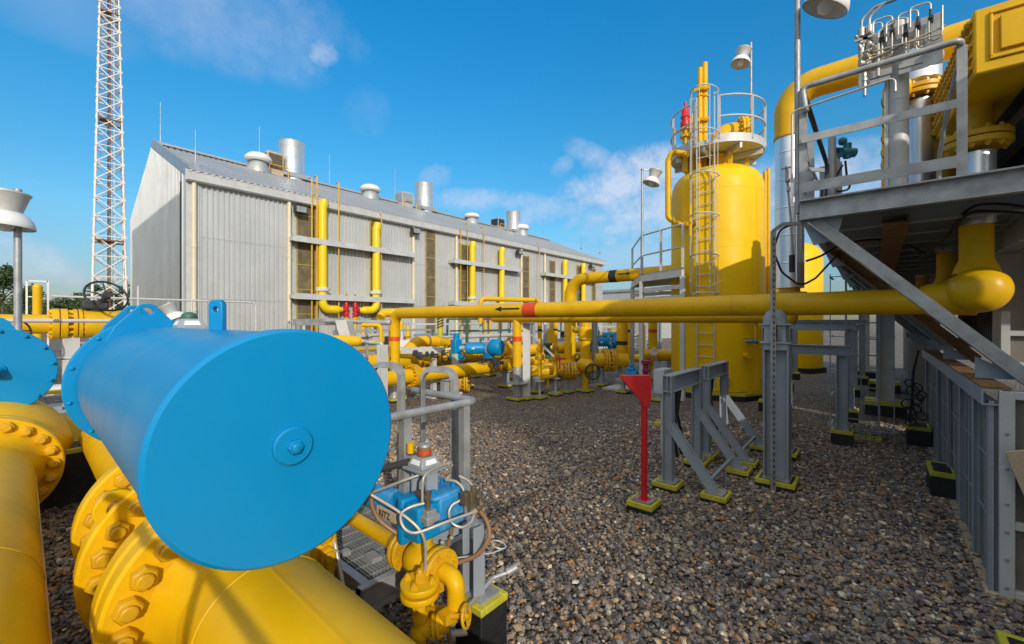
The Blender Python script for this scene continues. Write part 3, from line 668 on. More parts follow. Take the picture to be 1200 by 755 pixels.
# switch box behind it
def switch_box(loc, label, s=1.):
    t = Thing('position_switch_box', loc, label, 'switch box', 'grey position switch boxes')
    x, y, z = loc
    pts = lambda a, zz: [(x+a*c, y+a*d, zz) for c, d in ((-1,-1),(1,-1),(1,1),(-1,1))]
    m = MB().add(pts(.085*s,z)+pts(.085*s,z+.02*s)+pts(.060*s,z+.075*s), [(3,2,1,0)]+[(i,(i+1)%4,(i+1)%4+4,i+4) for i in range(4)]+[(i+4,(i+1)%4+4,(i+1)%4+8,i+8) for i in range(4)]+[(8,9,10,11)])
    t.part('housing', m, GREY, bev=.004)
    for k, (c, d) in enumerate(((1,0),(0,-1),(-1,0),(0,1))):
        e = V(-d,c,0); n = V(c,d,.0); a, b = V(x,y,z)+n*.0835*s+UZ*.028*s, V(x,y,z)+n*.0675*s+UZ*.060*s
        w1, w2 = .050*s, .040*s; off = V(c,d,.45)*.003
        t.part('label_plate', MB().add([a-e*w1+off,a+e*w1+off,b+e*w2+off,b-e*w2+off,a-e*w1,a+e*w1,b+e*w2,b-e*w2],[(0,1,2,3),(0,4,5,1),(1,5,6,2),(2,6,7,3),(3,7,4,0)]), LABEL)
    return t
b1 = V(-4.15,1.08,1.88)
t2 = switch_box(tuple(WX(222,386,-3.75)-V(0,0,.0)), 'grey switch box with green indicator cap behind the large blue actuator', 1.0)
q = t2.loc
t2.part('indicator', MB().cyl(q+V(0,0,.075),q+V(0,0,.09),.05,24).ball(q+V(0,0,.09),.05,20,8,(1,1,.7)), GREEN)
t2.part('stem_bracket', MB().box(q+V(-.03,-.03,-.42),q+V(.03,.03,-.002)).box(q+V(-.10,-.10,-.012),q+V(.10,.10,-.001)), GREY)

# second line at the left edge
QY, QZ = -.22, .62
t = Thing('gas_pipeline', (-4,QY,0), 'large yellow gas pipeline along the left edge under the blue end disc', 'pipeline')
t.part('pipe', MB().cyl((1.6,QY,QZ),(-6.0,QY,QZ),.30,72), YEL)
m = MB()
for x in (-3.3,-1.55): m.lathe((x,QY,QZ),UX,[(.296,-.011),(.303,-.005),(.304,0),(.303,.005),(.296,.011)],72)
m.box((-5.6,QY+.296,QZ+.02),(1.6,QY+.304,QZ+.035)); t.part('weld_bead', m, YELD)
t.part('neck', MB().lathe((-6.1,QY,QZ),UX,[(.42,0),(.37,.03),(.32,.14),(.30,.25)],64), YEL)
f = t.part('flange', disc((-6.15,QY,QZ),UX,.50,.11), YEL); nuts_on(t, f, (-6.095,QY,QZ), UX, .425, 20, .05, YELD)
t.part('flange', disc((-6.29,QY,QZ),UX,.50,.11), YEL)
t.part('valve_body', MB().lathe((-7.6,QY,QZ),UX,[(.32,0),(.5,.15),(.60,.45),(.60,.8),(.5,1.1),(.42,1.27)],64), YEL)
t.part('flange', disc((-7.66,QY,QZ),UX,.5,.11), YEL)
t.part('pipe', MB().cyl((-7.7,QY,QZ),(-9.2,QY,QZ),.3,48), YEL)
BX, BY_, BZ, BR = -6.75, -.18, 1.50, .44
t = Thing('valve_actuator', (BX,BY_,BZ), 'blue valve actuator end disc ringed with bolts at the left edge', 'valve actuator', 'blue valve actuators')
t.part('end_plate', disc((BX,BY_,BZ),UX,BR,.05,.008,96), BLUE)
for i in range(14):
    a_ = 2*math.pi*(i+.3)/14; t.part('bolt', MB().nut((BX+.025,BY_+math.cos(a_)*.405,BZ+math.sin(a_)*.405),UX,.017,.03), BLUE)
hb = t.part('end_boss', MB().lathe((BX+.025,BY_,BZ),UX,[(.08,0),(.08,.02),(.05,.03),(.05,.10),(0,.10)],32), BLUE)
t.part('plug', MB().nut((BX+.12,BY_,BZ),UX,.04,.05), BLUE, hb)
t.part('cylinder', MB().cyl((BX-.02,BY_,BZ),(BX-1.3,BY_,BZ),.36,64), BLUE)
t.part('lifting_ear', plate_hole(MB(), [(-.2,-.14),(.2,-.14),(.1,.06),(.05,.10),(-.05,.10),(-.1,.06)], [(.03*math.cos(q),.04+.03*math.sin(q)) for q in np.linspace(0,2*math.pi,13)[:-1]], (BX+.0,BY_,BZ+BR), UY, UZ, .03), BLUE)
t.part('stem', MB().cyl((BX-.55,BY_,1.0),(BX-.55,BY_,1.3),.2,32), BLUE)
def plinth(lo, hi, label, name='concrete_plinth', cat='plinth', group=None, rim=.05):
    """black painted concrete block with yellow edging round its top"""
    t = Thing(name, ((lo[0]+hi[0])/2,(lo[1]+hi[1])/2,lo[2]), label, cat, group)
    t.part('block', MB().box((lo[0],lo[1],lo[2]-.1),hi), BLACK, bev=.008)
    m = MB(); a, b = .004, .035
    x0,y0,_ = lo; x1,y1,z1 = hi
    for q in ((x0-a,y0-a,x1+a,y0+b),(x0-a,y1-b,x1+a,y1+a),(x0-a,y0+b,x0+b,y1-b),(x1-b,y0+b,x1+a,y1-b)): m.box((q[0],q[1],z1-rim),(q[2],q[3],z1+.004))
    t.part('edge_stripe', m, RIM, bev=.006)
    return t
pl = WZ(84,555,.30)
plinth((-7.05,.02,0),(-6.6,1.1,.62), 'black yellow-edged plinth between the two large pipelines', group='black plinths')
# bent yellow pipe beyond, pale slabs and trays
solo('bent_pipe', MB().tube([(-9.6,-.9,.62),(-9.0,-.9,.62),(-8.2,.35,.62),(-8.2,.6,-.3)],.24,32,.5), YEL, 'bent yellow pipe lying behind the black plinth beside the second pipeline', 'pipe')
solo('concrete_slab', MB().box((-14,-2.2,0),(-8.9,2.6,.16)), CONC, 'pale concrete slab under the far yellow valve line', 'slab', bev=.01)
for i,(x,z,lab) in enumerate(((-9.0,.62,'white cable tray seen just above the bent yellow pipe'),(-9.6,.95,'white cable tray below the far yellow valve'),(-10.9,.75,'farther white cable tray behind the two blue discs'))):
    m = MB().chan((x,-2,z),(x,3.2,z),.3,.1,.012,UZ)
    for y in (-1.5,-.3,.9,2.1): m.bar((x+.1,y,0),(x+.1,y,z),.06,.06)
    solo('cable_tray', m, WHITE, lab, 'cable tray', 'white cable trays on the left')
solo('thin_pipe', MB().tube([(-9.3,-2,.95),(-9.3,1.6,.95),(-9.3,1.6,.1)],.03,10,.1), YEL, 'thin yellow pipe running between the two blue discs', 'pipe')
# far valve line along Y
p = WX(65,379,-10.2); ZL = WX(65,380,-10.2).z
t = Thing('valve_line', (-10.2,p.y,0), 'horizontal yellow pipeline with flanges and ball valve beneath the black handwheel', 'pipeline')
lr = .155; yy = lambda px: WX(px,380,-10.2).y
t.part('pipe', MB().cyl((-10.2,-5,ZL),(-10.2,yy(62),ZL),lr,48), YEL)
t.part('flange', MB().flange((-10.2,yy(70),ZL),UY,.255,.085,0,14,.215,.026), YEL)
t.part('flange', MB().flange((-10.2,yy(91),ZL),UY,.25,.05,0,14,.21,.026), YEL)
t.part('pipe', MB().cyl((-10.2,yy(75),ZL),(-10.2,yy(92),ZL),lr,48), YEL)
t.part('valve_body', MB().lathe((-10.2,yy(95.5),ZL),UY,[(.2,0),(.235,.04),(.24,.5),(.2,.6),(0,.62)],48), YEL)
t.part('flange', MB().flange((-10.2,yy(95.5)+.75,ZL),UY,.25,.06,0,14,.21,.026), YEL)
t.part('pipe', MB().tube([(-10.2,yy(95.5)+.7,ZL),(-10.2,yy(95.5)+1.35,ZL),(-10.2,yy(95.5)+1.35,-.3)],lr,48,.4), YEL)
sup = MB()
for y in (-1.6,yy(83)): sup.bar((-10.2,y,0),(-10.2,y,ZL-lr),.2,.2)
t.part('support', sup, PALE)
wc = WX(125,347,-9.9); 
t.part('gearbox', MB().cbox((-10.15,wc.y-.12,ZL+.33),(.24,.34,.15)).cyl((-10.2,wc.y-.1,ZL+.2),(-10.2,wc.y-.1,ZL+.3),.12,24), DARK, bev=.03)
ax = V(.83,.25,.5).normalized(); t_w = t.part('handwheel', MB().ring(wc, ax, .285, .017, 56, 10), BAND)
m = MB(); x_, y_, z_ = frame(ax)
for k in range(5): a_ = 2*math.pi*k/5+.3; m.tube([wc, wc+x_*.285*math.cos(a_)+y_*.285*math.sin(a_)], .010, 8)
m.cyl(wc-z_*.35, wc+z_*.03, .035, 16); t.part('spokes', m, BAND, t_w); t.part('hub', MB().cyl(wc-z_*.05, wc+z_*.05, .055, 20), DARK, t_w)
# small handwheels on the left
for i,(px,py) in enumerate(((20,388),(-6,388))):
    c = WX(px,py,-9.4); m = MB().ring(c, V(.8,.55,.2), .16, .013, 36, 8)
    x_, y_, z_ = frame(V(.8,.55,.2))
    for k in range(4): m.tube([c, c+x_*.16*math.cos(k*1.57)+y_*.16*math.sin(k*1.57)], .009, 6)
    m.cyl(c, c-z_*.4, .025, 12).cyl(c-z_*.4, (c-z_*.4).xy.to_3d()+V(0,0,0), .05, 12)
    solo('small_handwheel', m, BAND, ['small black handwheel on a stem behind the left handrail','small black handwheel cut by the left picture edge'][i], 'handwheel')
# capped riser with white guide frame
c = WX(44,377,-40); ztop = WX(44,333,-40).z; x, y = c.x, c.y
t = Thing('capped_riser', (x,y,0), 'upright yellow riser with rounded cap between two white posts', 'pipe')
t.part('pipe', MB().cyl((x,y,0),(x,y,ztop-.2),.22,32).lathe((x,y,ztop-.21),UZ,[(.22,0),(.21,.08),(.16,.16),(.08,.2),(0,.21)],32), YEL)
m = MB()
for s in (-.45,.45): m.bar((x-.3,y+s,0),(x-.3,y+s,ztop+.25),.09,.09)
m.bar((x-.3,y-.45,ztop+.2),(x-.3,y+.45,ztop+.2),.09,.09).bar((x-.3,y-.45,ztop-.8),(x-.3,y+.45,ztop-.8),.06,.06)
t.part('guide_frame', m, WHITE)
# handrail at left
a_ = WX(0,376,-8.2); z = a_.z
m = MB().tube([(-8.2,-3,z),(-8.2,1.3,z)], .026, 12)
t = Thing('handrail', (-8.2,0,0), 'straight galvanised handrail passing behind both blue actuators', 'handrail')
t.part('rail', m, PALE)
for y in (-1.2,WX(4,377,-8.2).y,1.1): t.part('post', MB().bar((-8.2,y,0),(-8.2,y,z-.02),.05,.05), PALE)
t.part('mid_rail', MB().tube([(-8.2,-3,z-.5),(-8.2,1.3,z-.5)], .02, 10), PALE)
# thin far handrail by the hall
X = -11.; pts = [WX(150,350,X), WX(300,358,X)]; zz = pts[0].z
t = Thing('handrail', (X,pts[0].y,0), 'thin pale handrail with rounded end in front of the hall gable corner', 'handrail')
t.part('rail', MB().tube([(X,pts[0].y-1,zz),(X,pts[1].y,zz),(X,pts[1].y,.2)],.022,10,.12), PALE)
for px in (162,225): y = WX(px,360,X).y; t.part('post', MB().tube([(X,y,0),(X,y,zz+(.25 if px==162 else 0))],.02,8), PALE)

# lamp posts with bell shades
def lamp_post(base, zl, label, aim=(1,0), s=1., pole_top=None, arm=.22, pz=0., tilt=.22, r=.03, group='bell shaded yard lamps'):
    x, y = base[0], base[1]; d = Vector((aim[0],aim[1],0)).normalized()
    t = Thing('lamp_post', (x,y,pz), label, 'lamp', group)
    pt = pole_top or zl+.42*s
    t.part('pole', MB().cyl((x,y,pz),(x,y,pt),r,16), GALV)
    c = V(x,y,0)+d*arm; ax = (UZ-d*tilt).normalized(); o = V(c.x,c.y,zl)
    t.part('bracket', MB().bar((x,y,zl+.38*s),o+ax*.38*s,.04,.03).ring((x,y,zl+.38*s),UZ,r+.008,.01,16,6), GALV)
    t.part('housing', MB().lathe(o+ax*.15*s,ax,[(.115*s,0),(.12*s,.02*s),(.165*s,.19*s),(.178*s,.205*s),(.178*s,.222*s),(.10*s,.24*s),(.04*s,.255*s),(0,.255*s)],36), PALE)
    sh = t.part('shade', MB().lathe(o,ax,[(.225*s,-.004*s),(.228*s,.004*s),(.222*s,.04*s),(.2*s,.09*s),(.165*s,.135*s),(.125*s,.16*s),(.11*s,.16*s),(.155*s,.13*s),(.19*s,.085*s),(.212*s,.04*s),(.217*s,.0)],44), WHITE)
    t.part('glass', MB().lathe(o-ax*.02*s,ax,[(0,-.03*s),(.05*s,-.02*s),(.075*s,.03*s),(.07*s,.12*s),(0,.14*s)],24), LABEL, sh)
    return t
c = WX(21,377,-7.6); zl = WX(21,268,-7.6).z
lamp_post(c, zl, 'bell shaded white lamp on a galvanised pole at the left edge', aim=(.2,-.95), s=1.08, arm=.10, tilt=.05, r=.034, pole_top=zl+.46)
c = WX(198,377,-9.2); zl = WX(198,375,-9.2).z
lamp_post(c, zl, 'small white lamp head peeping over the large blue actuator', aim=(.5,.8), s=.75, arm=.1, tilt=.5, r=.03)
solo('storage_tank', MB().lathe((-12.2,WX(192,377,-12.2).y,0),UZ,[(0,0),(.4,0),(.4,1.75),(.3,1.98),(0,2.06)],32), WHITE, 'small white domed vessel behind the lifting ears of the blue actuator', 'vessel')
# ------------------------------------------------------------------ overhead pipes and column
def pad(t, x, y, s=.2, z=.10):
    """low yellow-edged footing, part of the thing it carries"""
    f = t.part('footing', MB().box((x-s,y-s,-.1),(x+s,y+s,z)), BLACK, bev=.006)
    bp = MB().box((x-s*.72,y-s*.72,z+.0005),(x+s*.72,y+s*.72,z+.010))
    for sx in (-1,1):
        for sy in (-1,1): bp.nut((x+sx*s*.58,y+sy*s*.58,z+.010),UZ,.016,.016)
    t.part('base_plate', bp, GALV, f)
    m = MB(); b = .03
    for q in ((x-s-.004,y-s-.004,x+s+.004,y-s+b),(x-s-.004,y+s-b,x+s+.004,y+s+.004),(x-s-.004,y-s+b,x-s+b,y+s-b),(x+s-b,y-s+b,x+s+.004,y+s-b)): m.box((q[0],q[1],z-.05),(q[2],q[3],z+.004))
    t.part('edge_stripe', m, RIM, f, bev=.006)
def arrow(t, o, d, n, L, w, m=None):
    d, n = Vector(d).normalized(), Vector(n).normalized(); u = n.cross(d)
    t.part('flow_arrow', MB().prism([(0,-w*.16),(L*.72,-w*.16),(L*.72,-w/2),(L,0),(L*.72,w/2),(L*.72,w*.16),(0,w*.16)], o, d, u, .004), BAND)
MY, MZ, MR = 6.11, 2.21, .135
xl = WY(462,377,MY).x
t = Thing('overhead_pipe', (xl,MY,0), 'long yellow overhead pipe with orange red band crossing the middle of the yard', 'pipe')
t.part('pipe', MB().tube([(.55,MY,MZ),(xl,MY,MZ),(xl,MY,.95)], MR, 40, .30), YEL)
bx = WY(624,364,MY).x
t.part('colour_band', MB().cyl((bx-.15,MY,MZ),(bx+.15,MY,MZ),MR+.003,40), ORED)
zb = WY(462,397,MY).z; t.part('colour_band', MB().cyl((xl,MY,zb-.06),(xl,MY,zb+.05),MR+.003,40), ORED)
ax_ = WY(614,363,MY).x
arrow(t, (ax_,MY-MR-.002,MZ+.03), -UX, -UY, .62, .10)
arrow(t, (xl+.03,MY-MR-.002,zb-.2), -UZ, -UY, .36, .07)
m = MB()
for px in (520,533,596,637,760,860): x = WY(px,360,MY).x; m.lathe((x,MY,MZ),UX,[(MR,-.008),(MR+.003,-.003),(MR+.003,.003),(MR,.008)],40)
t.part('weld_bead', m, YELD)
t.part('stand_pipe', MB().cyl((xl,MY,.1),(xl,MY,.95),MR*.85,28).cyl((xl,MY,.93),(xl,MY,.96),MR*1.1,28).lathe((xl,MY,.42),UZ,[(.1,0),(.28,0),(.28,.02),(.1,.02)],24), SILV)
pad(t, xl, MY, .22, .10)
SY, SZ, SR = 8.27, 2.10, .125
x1 = WY(606,377,SY).x; x2 = WY(912,374,SY).x
t = Thing('overhead_pipe', (x1,SY,0), 'second yellow overhead pipe half hidden just under the long banded one', 'pipe')
xe = WY(576,377,SY).x; t.part('pipe', MB().lathe((xe,SY,SZ),UX,[(0,-.0),(.06,.015),(.1,.05),(SR,.12),(SR,x2-xe)],36).cyl((x1,SY,SZ),(x1,SY,.85),SR*.92,32), YEL)
zb = WY(606,397,SY).z; t.part('colour_band', MB().cyl((x1,SY,zb-.06),(x1,SY,zb+.06),SR+.003,36), ORED)
t.part('stand_pipe', MB().cyl((x1,SY,.1),(x1,SY,.86),SR*.9,28).lathe((x1,SY,.42),UZ,[(.1,0),(.27,0),(.27,.02),(.1,.02)],24), GALV); pad(t, x1, SY, .2, .08)
c = WZ(617,468,0); 
t = Thing('pipe_support_post', (c.x,c.y,0), 'grey steel post beside the silver foot of the second overhead pipe', 'support post')
t.part('post', MB().bar((c.x,c.y,.08),(c.x,c.y,1.92),.19,.19,V(.8,.6,0)), PALE); pad(t, c.x, c.y, .19, .08)
t.part('cap_plate', MB().cbox((c.x,c.y,1.94),(.3,.3,.03)), GREY)
t.part('brace', MB().bar((c.x,c.y,1.8),(c.x+.5,c.y+.5,1.1),.05,.05), GREY)
# column with saddle
cx_, cy_ = WZ(920,577,.1).x, WZ(920,577,.1).y
cx_, cy_ = -.93, 5.98
t = Thing('pipe_support_column', (cx_,cy_,0), 'thick blue grey steel column carrying the overhead pipe on a rounded saddle', 'support column')
t.part('column', MB().ibeam((cx_,cy_,.12),(cx_,cy_,1.74),.24,.26,.016,UX).box((cx_-.12,cy_-.13,1.66),(cx_+.12,cy_+.13,1.74)), GREY, bev=.003)
t.part('seat', MB().box((cx_-.16,cy_-.16,1.74),(cx_+.16,cy_+.16,1.76)).box((cx_-.12,cy_-.12,1.76),(cx_-.02,cy_+.14,1.96)).box((cx_+.06,cy_-.10,1.76),(cx_+.1,cy_+.14,1.96)).box((cx_-.17,cy_-.15,1.96),(cx_+.17,cy_+.17,1.975)), GREY)
t.part('saddle', MB().cyl((cx_-.02,cy_-.02,1.97),(cx_-.02,cy_-.02,2.02),.125,32).lathe((cx_-.02,cy_-.02,2.02),UZ,[(.125,0),(.118,.05),(.09,.1),(.05,.125),(0,.13)],32), GREY)
pad(t, cx_, cy_, .2, .12)
c2 = V(-1.08,7.35,0)
t = Thing('pipe_support_column', c2, 'blue grey steel column standing just behind the saddle column', 'support column')
t.part('column', MB().ibeam(c2+V(0,0,.12),c2+V(0,0,1.9),.2,.22,.014,UX), GREY); pad(t, c2.x, c2.y, .2, .12)
# slotted strut with looped cable
c = WZ(906,577,0.0); c = V(c.x,c.y,0)
t = Thing('slotted_strut', c, 'perforated galvanised strut with a bent top standing before the support column', 'strut')
zt = W(906,268,c.dot(V(-ST,CT,0))).z
m = MB(); bx_, by_ = V(CT,ST,0), V(-ST,CT,0)
m.bar(c, c+UZ*(zt-.03), .05, .03, by_).bar(c+UZ*(zt-.03), c+bx_*.11+UZ*(zt+.05), .04, .03, by_).bar(c+bx_*.11+UZ*(zt+.05), c+bx_*.32+UZ*(zt+.06), .04, .03, by_)
t.part('channel', m, GALV)
m = MB(); z = .1
while z < zt-.1: m.cbox(c-by_*.016+UZ*z, (.013,.013,.03)); z += .07
t.part('slot', m, DARK)
p0 = c+bx_*.2+UZ*(zt+.04)
solo('looped_cable', MB().tube([p0, p0+bx_*-.12+V(0,0,-.05), p0+bx_*-.2+V(0,0,-.3), p0+bx_*-.1+V(0,0,-.55), p0+bx_*.12+V(0,0,-.72), p0+bx_*.3+V(0,0,-.62), p0+bx_*.55+V(0,0,-.35)],.012,8,.15).cyl(p0+bx_*.02+V(0,0,-.55),p0+bx_*.02+V(0,0,-.35),.03,10), RUBR, 'black cable looped beside the top of the slotted strut', 'cable')
# guide frames
def guide_frame(y0, y1, label):
    x = -1.9; t = Thing('pipe_guide_frame', (x,(y0+y1)/2,0), label, 'steel frame', 'braced grey steel frames before the tank')
    for y in (y0,y1):
        t.part('leg', MB().ibeam((x,y,.1),(x,y,1.36),.11,.11,.01,UX), GREY, bev=.002); pad(t, x, y, .14, .10)
        t.part('brace', MB().ibeam((x+.02,y,.78),(x+.52,y,.1),.09,.09,.009,UY), GREY); pad(t, x+.53, y, .13, .10)
    t.part('cross_beam', MB().ibeam((x,y0-.05,1.26),(x,y1+.05,1.26),.13,.2,.012,UZ), GREY, bev=.002)
    t.part('tie_rod', MB().bar((x+.45,y0,.2),(x+.45,y1,.22),.03,.03), GREY)
    m = MB()
    for k in range(3): m.tube([(x-.05,y0+.3+.12*k,1.15),(x-.1,y0+.32+.12*k,.8),(x-.02,y0+.35+.15*k,.3)],.022,8,.1)
    t.part('hose', m, RUBR)
guide_frame(5.05, 6.1, 'nearer braced grey steel frame beside the red marker post')
guide_frame(6.5, 7.45, 'farther braced grey steel frame close to the yellow tank')
# red marker post
c = WZ(755,588,.1); c.z = 0
t = Thing('marker_post', c, 'red marker post with a triangular pointer head on a yellow-edged footing', 'marker post')
pad(t, c.x, c.y, .135, .12)
t.part('base_plate', MB().cbox((c.x,c.y,.128),(.12,.12,.015)), RED); t.part('post', MB().bar((c.x,c.y,.13),(c.x,c.y,1.25),.052,.052), RED, bev=.004)
hx = V(CT,ST,0); hn = V(-ST,CT,0)
t.part('pointer', MB().prism([(-.25,.2),(.062,.2),(.058,-.06),(.028,-.13),(-.028,-.13),(-.045,-.06),(-.25,.17)], (c.x,c.y,1.235), hx, UZ, .085), RED, bev=.004)
t.part('conduit', MB().tube([(c.x-.05,c.y+.09,0),(c.x-.05,c.y+.09,1.0)],.012,8), RUST)
c = WZ(771,500,0); solo('footing_marker', MB().cbox((c.x,c.y,.04),(.13,.13,.09)), RIM, 'small yellow block lying on the gravel beside the red post', 'marker', bev=.01)
c = WZ(728,456,0); solo('pit_cover', MB().cbox((c.x,c.y,.03),(.75,.9,.07)), PALE, 'flat pale square pit cover on the gravel', 'pit cover', bev=.01)
c = WZ(1003,514,0)
m = MB()
for q in ((-.33,-.13,.33,-.10),(-.33,.10,.33,.13),(-.33,-.1,-.30,.1),(.30,-.1,.33,.1)): m.box((c.x+q[0],c.y+q[1],-.05),(c.x+q[2],c.y+q[3],.05))
m.box((c.x-.3,c.y-.1,-.05),(c.x+.3,c.y+.1,.02)); solo('sunken_footing', m, RIM, 'yellow rectangular edging of a sunken footing in the shaded gravel', 'footing')

# ------------------------------------------------------------------ yellow tank
T0 = V(-3.42,12.62,0); TR_ = 1.17
t = Thing('separator_tank', T0, 'tall round topped yellow separator tank with caged ladder', 'tank')
t.part('shell', MB().lathe(T0,UZ,[(0,.22),(TR_-.02,.22),(TR_,.24),(TR_,5.5),(TR_*.987,5.67),(TR_*.94,5.84),(TR_*.86,5.97),(TR_*.68,6.1),(TR_*.36,6.19),(0,6.21)],96), TANK)
m = MB()
for z in (1.25,2.55,3.9,5.4): m.lathe(T0+V(0,0,z),UZ,[(TR_-.002,-.012),(TR_+.004,-.004),(TR_+.004,.004),(TR_-.002,.012)],96)
for a_ in (-1.35,-2.5,-.4): m.bar(T0+V(math.cos(a_)*TR_,math.sin(a_)*TR_,.3),T0+V(math.cos(a_)*TR_,math.sin(a_)*TR_,5.4),.012,.008)
t.part('weld_seam', m, TANK)
b = t.part('base_ring', MB().lathe(T0,UZ,[(0,-.1),(TR_+.12,-.1),(TR_+.12,.2),(0,.2)],8), BLACK)
t.part('edge_stripe', MB().lathe(T0,UZ,[(TR_+.12,.13),(TR_+.135,.14),(TR_+.135,.215),(TR_+.05,.22),(TR_+.05,.2)],8), RIM, b)
def arc(c, r, a0, a1, z, rad, n=28): return MB().tube([V(c.x+r*math.cos(a0+(a1-a0)*i/n), c.y+r*math.sin(a0+(a1-a0)*i/n), z) for i in range(n+1)], rad, 8)
PZt = 6.62; PRt = 1.17
va = math.atan2(-T0.y, -T0.x)          # direction from the tank to the eye
la = va-.2                            # ladder azimuth, left of centre as seen
pt = Thing('tank_platform', T0+V(0,0,6.3), 'round railed platform on top of the yellow tank', 'platform')
pt.part('deck', MB().lathe(T0+V(0,0,PZt-.09),UZ,[(0,0),(PRt-.02,0),(PRt,.0),(PRt,.12),(PRt-.03,.12),(PRt-.03,.08),(0,.08)],64), PALE)
m = MB()
for k in range(8): a_ = k*math.pi/4; m.bar(T0+V(0,0,PZt-.17),T0+V(PRt*math.cos(a_)*.97,PRt*math.sin(a_)*.97,PZt-.17),.06,.14)
pt.part('deck_beam', m, PALE)
for k in range(6): a_ = k*math.pi/3+.2; pt.part('bracket', MB().bar(T0+V(.75*math.cos(a_),.75*math.sin(a_),6.05),T0+V(.75*math.cos(a_),.75*math.sin(a_),PZt-.2),.09,.09), YEL)
g0, g1 = la+.26, la+2*math.pi-.26
for z, nm in ((PZt+1.08,'top_rail'),(PZt+.56,'mid_rail')): pt.part(nm, arc(T0, PRt, g0, g1, z, .024, 60), PALE)
pt.part('toe_board', MB().add([p for i in range(61) for p in (T0+V(PRt*math.cos(g0+(g1-g0)*i/60),PRt*math.sin(g0+(g1-g0)*i/60),PZt), T0+V(PRt*math.cos(g0+(g1-g0)*i/60),PRt*math.sin(g0+(g1-g0)*i/60),PZt+.12))], [(2*i,2*i+2,2*i+3,2*i+1) for i in range(60)]), PALE)
for k in range(9): a_ = g0+(g1-g0)*k/8; pt.part('post', MB().bar(T0+V(PRt*math.cos(a_),PRt*math.sin(a_),PZt),T0+V(PRt*math.cos(a_),PRt*math.sin(a_),PZt+1.1),.05,.05), PALE)
# ladder + cage
lt = Thing('caged_ladder', T0+V(math.cos(la)*TR_,math.sin(la)*TR_,.3), 'pale steel ladder with hoop cage up the front of the yellow tank', 'ladder')
er_, et_ = V(math.cos(la),math.sin(la),0), V(-math.sin(la),math.cos(la),0)
lc = T0+er_*(PRt+.06)
for s in (-.21,.21): lt.part('stile', MB().bar(lc+et_*s+UZ*.3, lc+et_*s+UZ*(PZt+1.15), .055,.02, et_), PALE)
m = MB(); z = .5
while z < PZt+.1: m.cyl(lc-et_*.21+UZ*z, lc+et_*.21+UZ*z, .012, 8); z += .3
lt.part('rungs', m, PALE)
hz = [2.7,3.65,4.65,5.65,6.7,7.75]
for z in hz:
    pts = [lc+et_*.33*math.cos(q)+er_*(.06+.56*math.sin(q))+UZ*z for q in np.linspace(-.1,math.pi+.1,20)]; pts = [lc+et_*.21+UZ*z]+pts+[lc-et_*.21+UZ*z]
    lt.part('cage_hoop', MB().tube(pts, .017, 8), PALE)
for q in np.linspace(.2,math.pi-.2,5): lt.part('cage_bar', MB().bar(lc+et_*.33*math.cos(q)+er_*(.06+.56*math.sin(q))+UZ*2.7, lc+et_*.33*math.cos(q)+er_*(.06+.56*math.sin(q))+UZ*7.76, .03,.012, et_), PALE)
for z in (1.2,2.6,4.2,5.3): lt.part('standoff', MB().bar(lc-er_*.2+et_*.21+UZ*z, lc+et_*.21+UZ*z,.03,.03).bar(lc-er_*.2-et_*.21+UZ*z, lc-et_*.21+UZ*z,.03,.03), PALE)
def tp(px, py, off=0.): return W(px, py, 11.75+off)
# manway elbow on top
q = tp(843,168,-.2); pz = PZt
solo('top_nozzle', MB().tube([(q.x,q.y,6.2),(q.x,q.y,PZt+.5),(q.x+.5,q.y+.28,PZt+.5)],.25,28,.36).flange((q.x+.5,q.y+.28,PZt+.5),(.87,.48,0),.38,.07,0,16,.33,.03), YEL, 'yellow elbow nozzle with flange on the tank platform', 'nozzle')
q = tp(842,205,-.3); solo('lifting_eye', MB().cyl((q.x,q.y,5.9),(q.x,q.y,6.45),.12,20).lathe((q.x,q.y,6.4),UZ,[(0,0),(.2,0),(.2,.08),(0,.08)],20), YEL, 'short flanged yellow nozzle under the tank platform', 'nozzle')
for i,(px,yt,rr) in enumerate(((820.5,80,.065),(826,74,.075))):
    q = tp(px,377); zt = W(px,yt,11.75).z
    solo('tall_vent_pipe', MB().tube([(q.x,q.y,6.0),(q.x,q.y,zt)],rr,16).ring((q.x,q.y,8.25-i*.02),UZ,rr+.01,.03,16,6).ring((q.x,q.y,7.6),UZ,rr+.01,.03,16,6).bar((q.x-.12,q.y-.1,8.4),(q.x+.15,q.y-.1,8.4),.06,.08).bar((q.x-.12,q.y-.1,7.55),(q.x+.15,q.y-.1,7.55),.06,.08), YEL, ['shorter of the two tall yellow vent pipes above the tank','taller of the two tall yellow vent pipes above the tank'][i], 'vent pipe', 'twin vent pipes above the tank')
for i,(px,yr) in enumerate(((803,126),(811,140))):
    q = tp(px,377,-.1); zr = W(px,yr,11.65).z
    tt = Thing('relief_valve_stack', (q.x,q.y,PZt), ['red relief valve on a yellow pipe at the left of the tank platform','yellow valve stack beside the red relief valve on the tank platform'][i], 'relief valve')
    tt.part('pipe', MB().cyl((q.x,q.y,6.1),(q.x,q.y,zr-.5),.075,16).lathe((q.x,q.y,7.05),UZ,[(0,0),(.14,0),(.14,.06),(.08,.07),(.08,.2),(.14,.21),(.14,.27),(0,.27)],20), YEL)
    tt.part('valve', MB().lathe((q.x,q.y,zr-.52),UZ,[(0,0),(.13,0),(.13,.1),(.09,.12),(.1,.22),(.13,.24),(.1,.3),(.085,.5),(.04,.54),(.035,.66),(0,.67)],20), RED if i == 0 else YEL)
q0 = W(783,180,11.3); q1 = W(783,255,11.3)
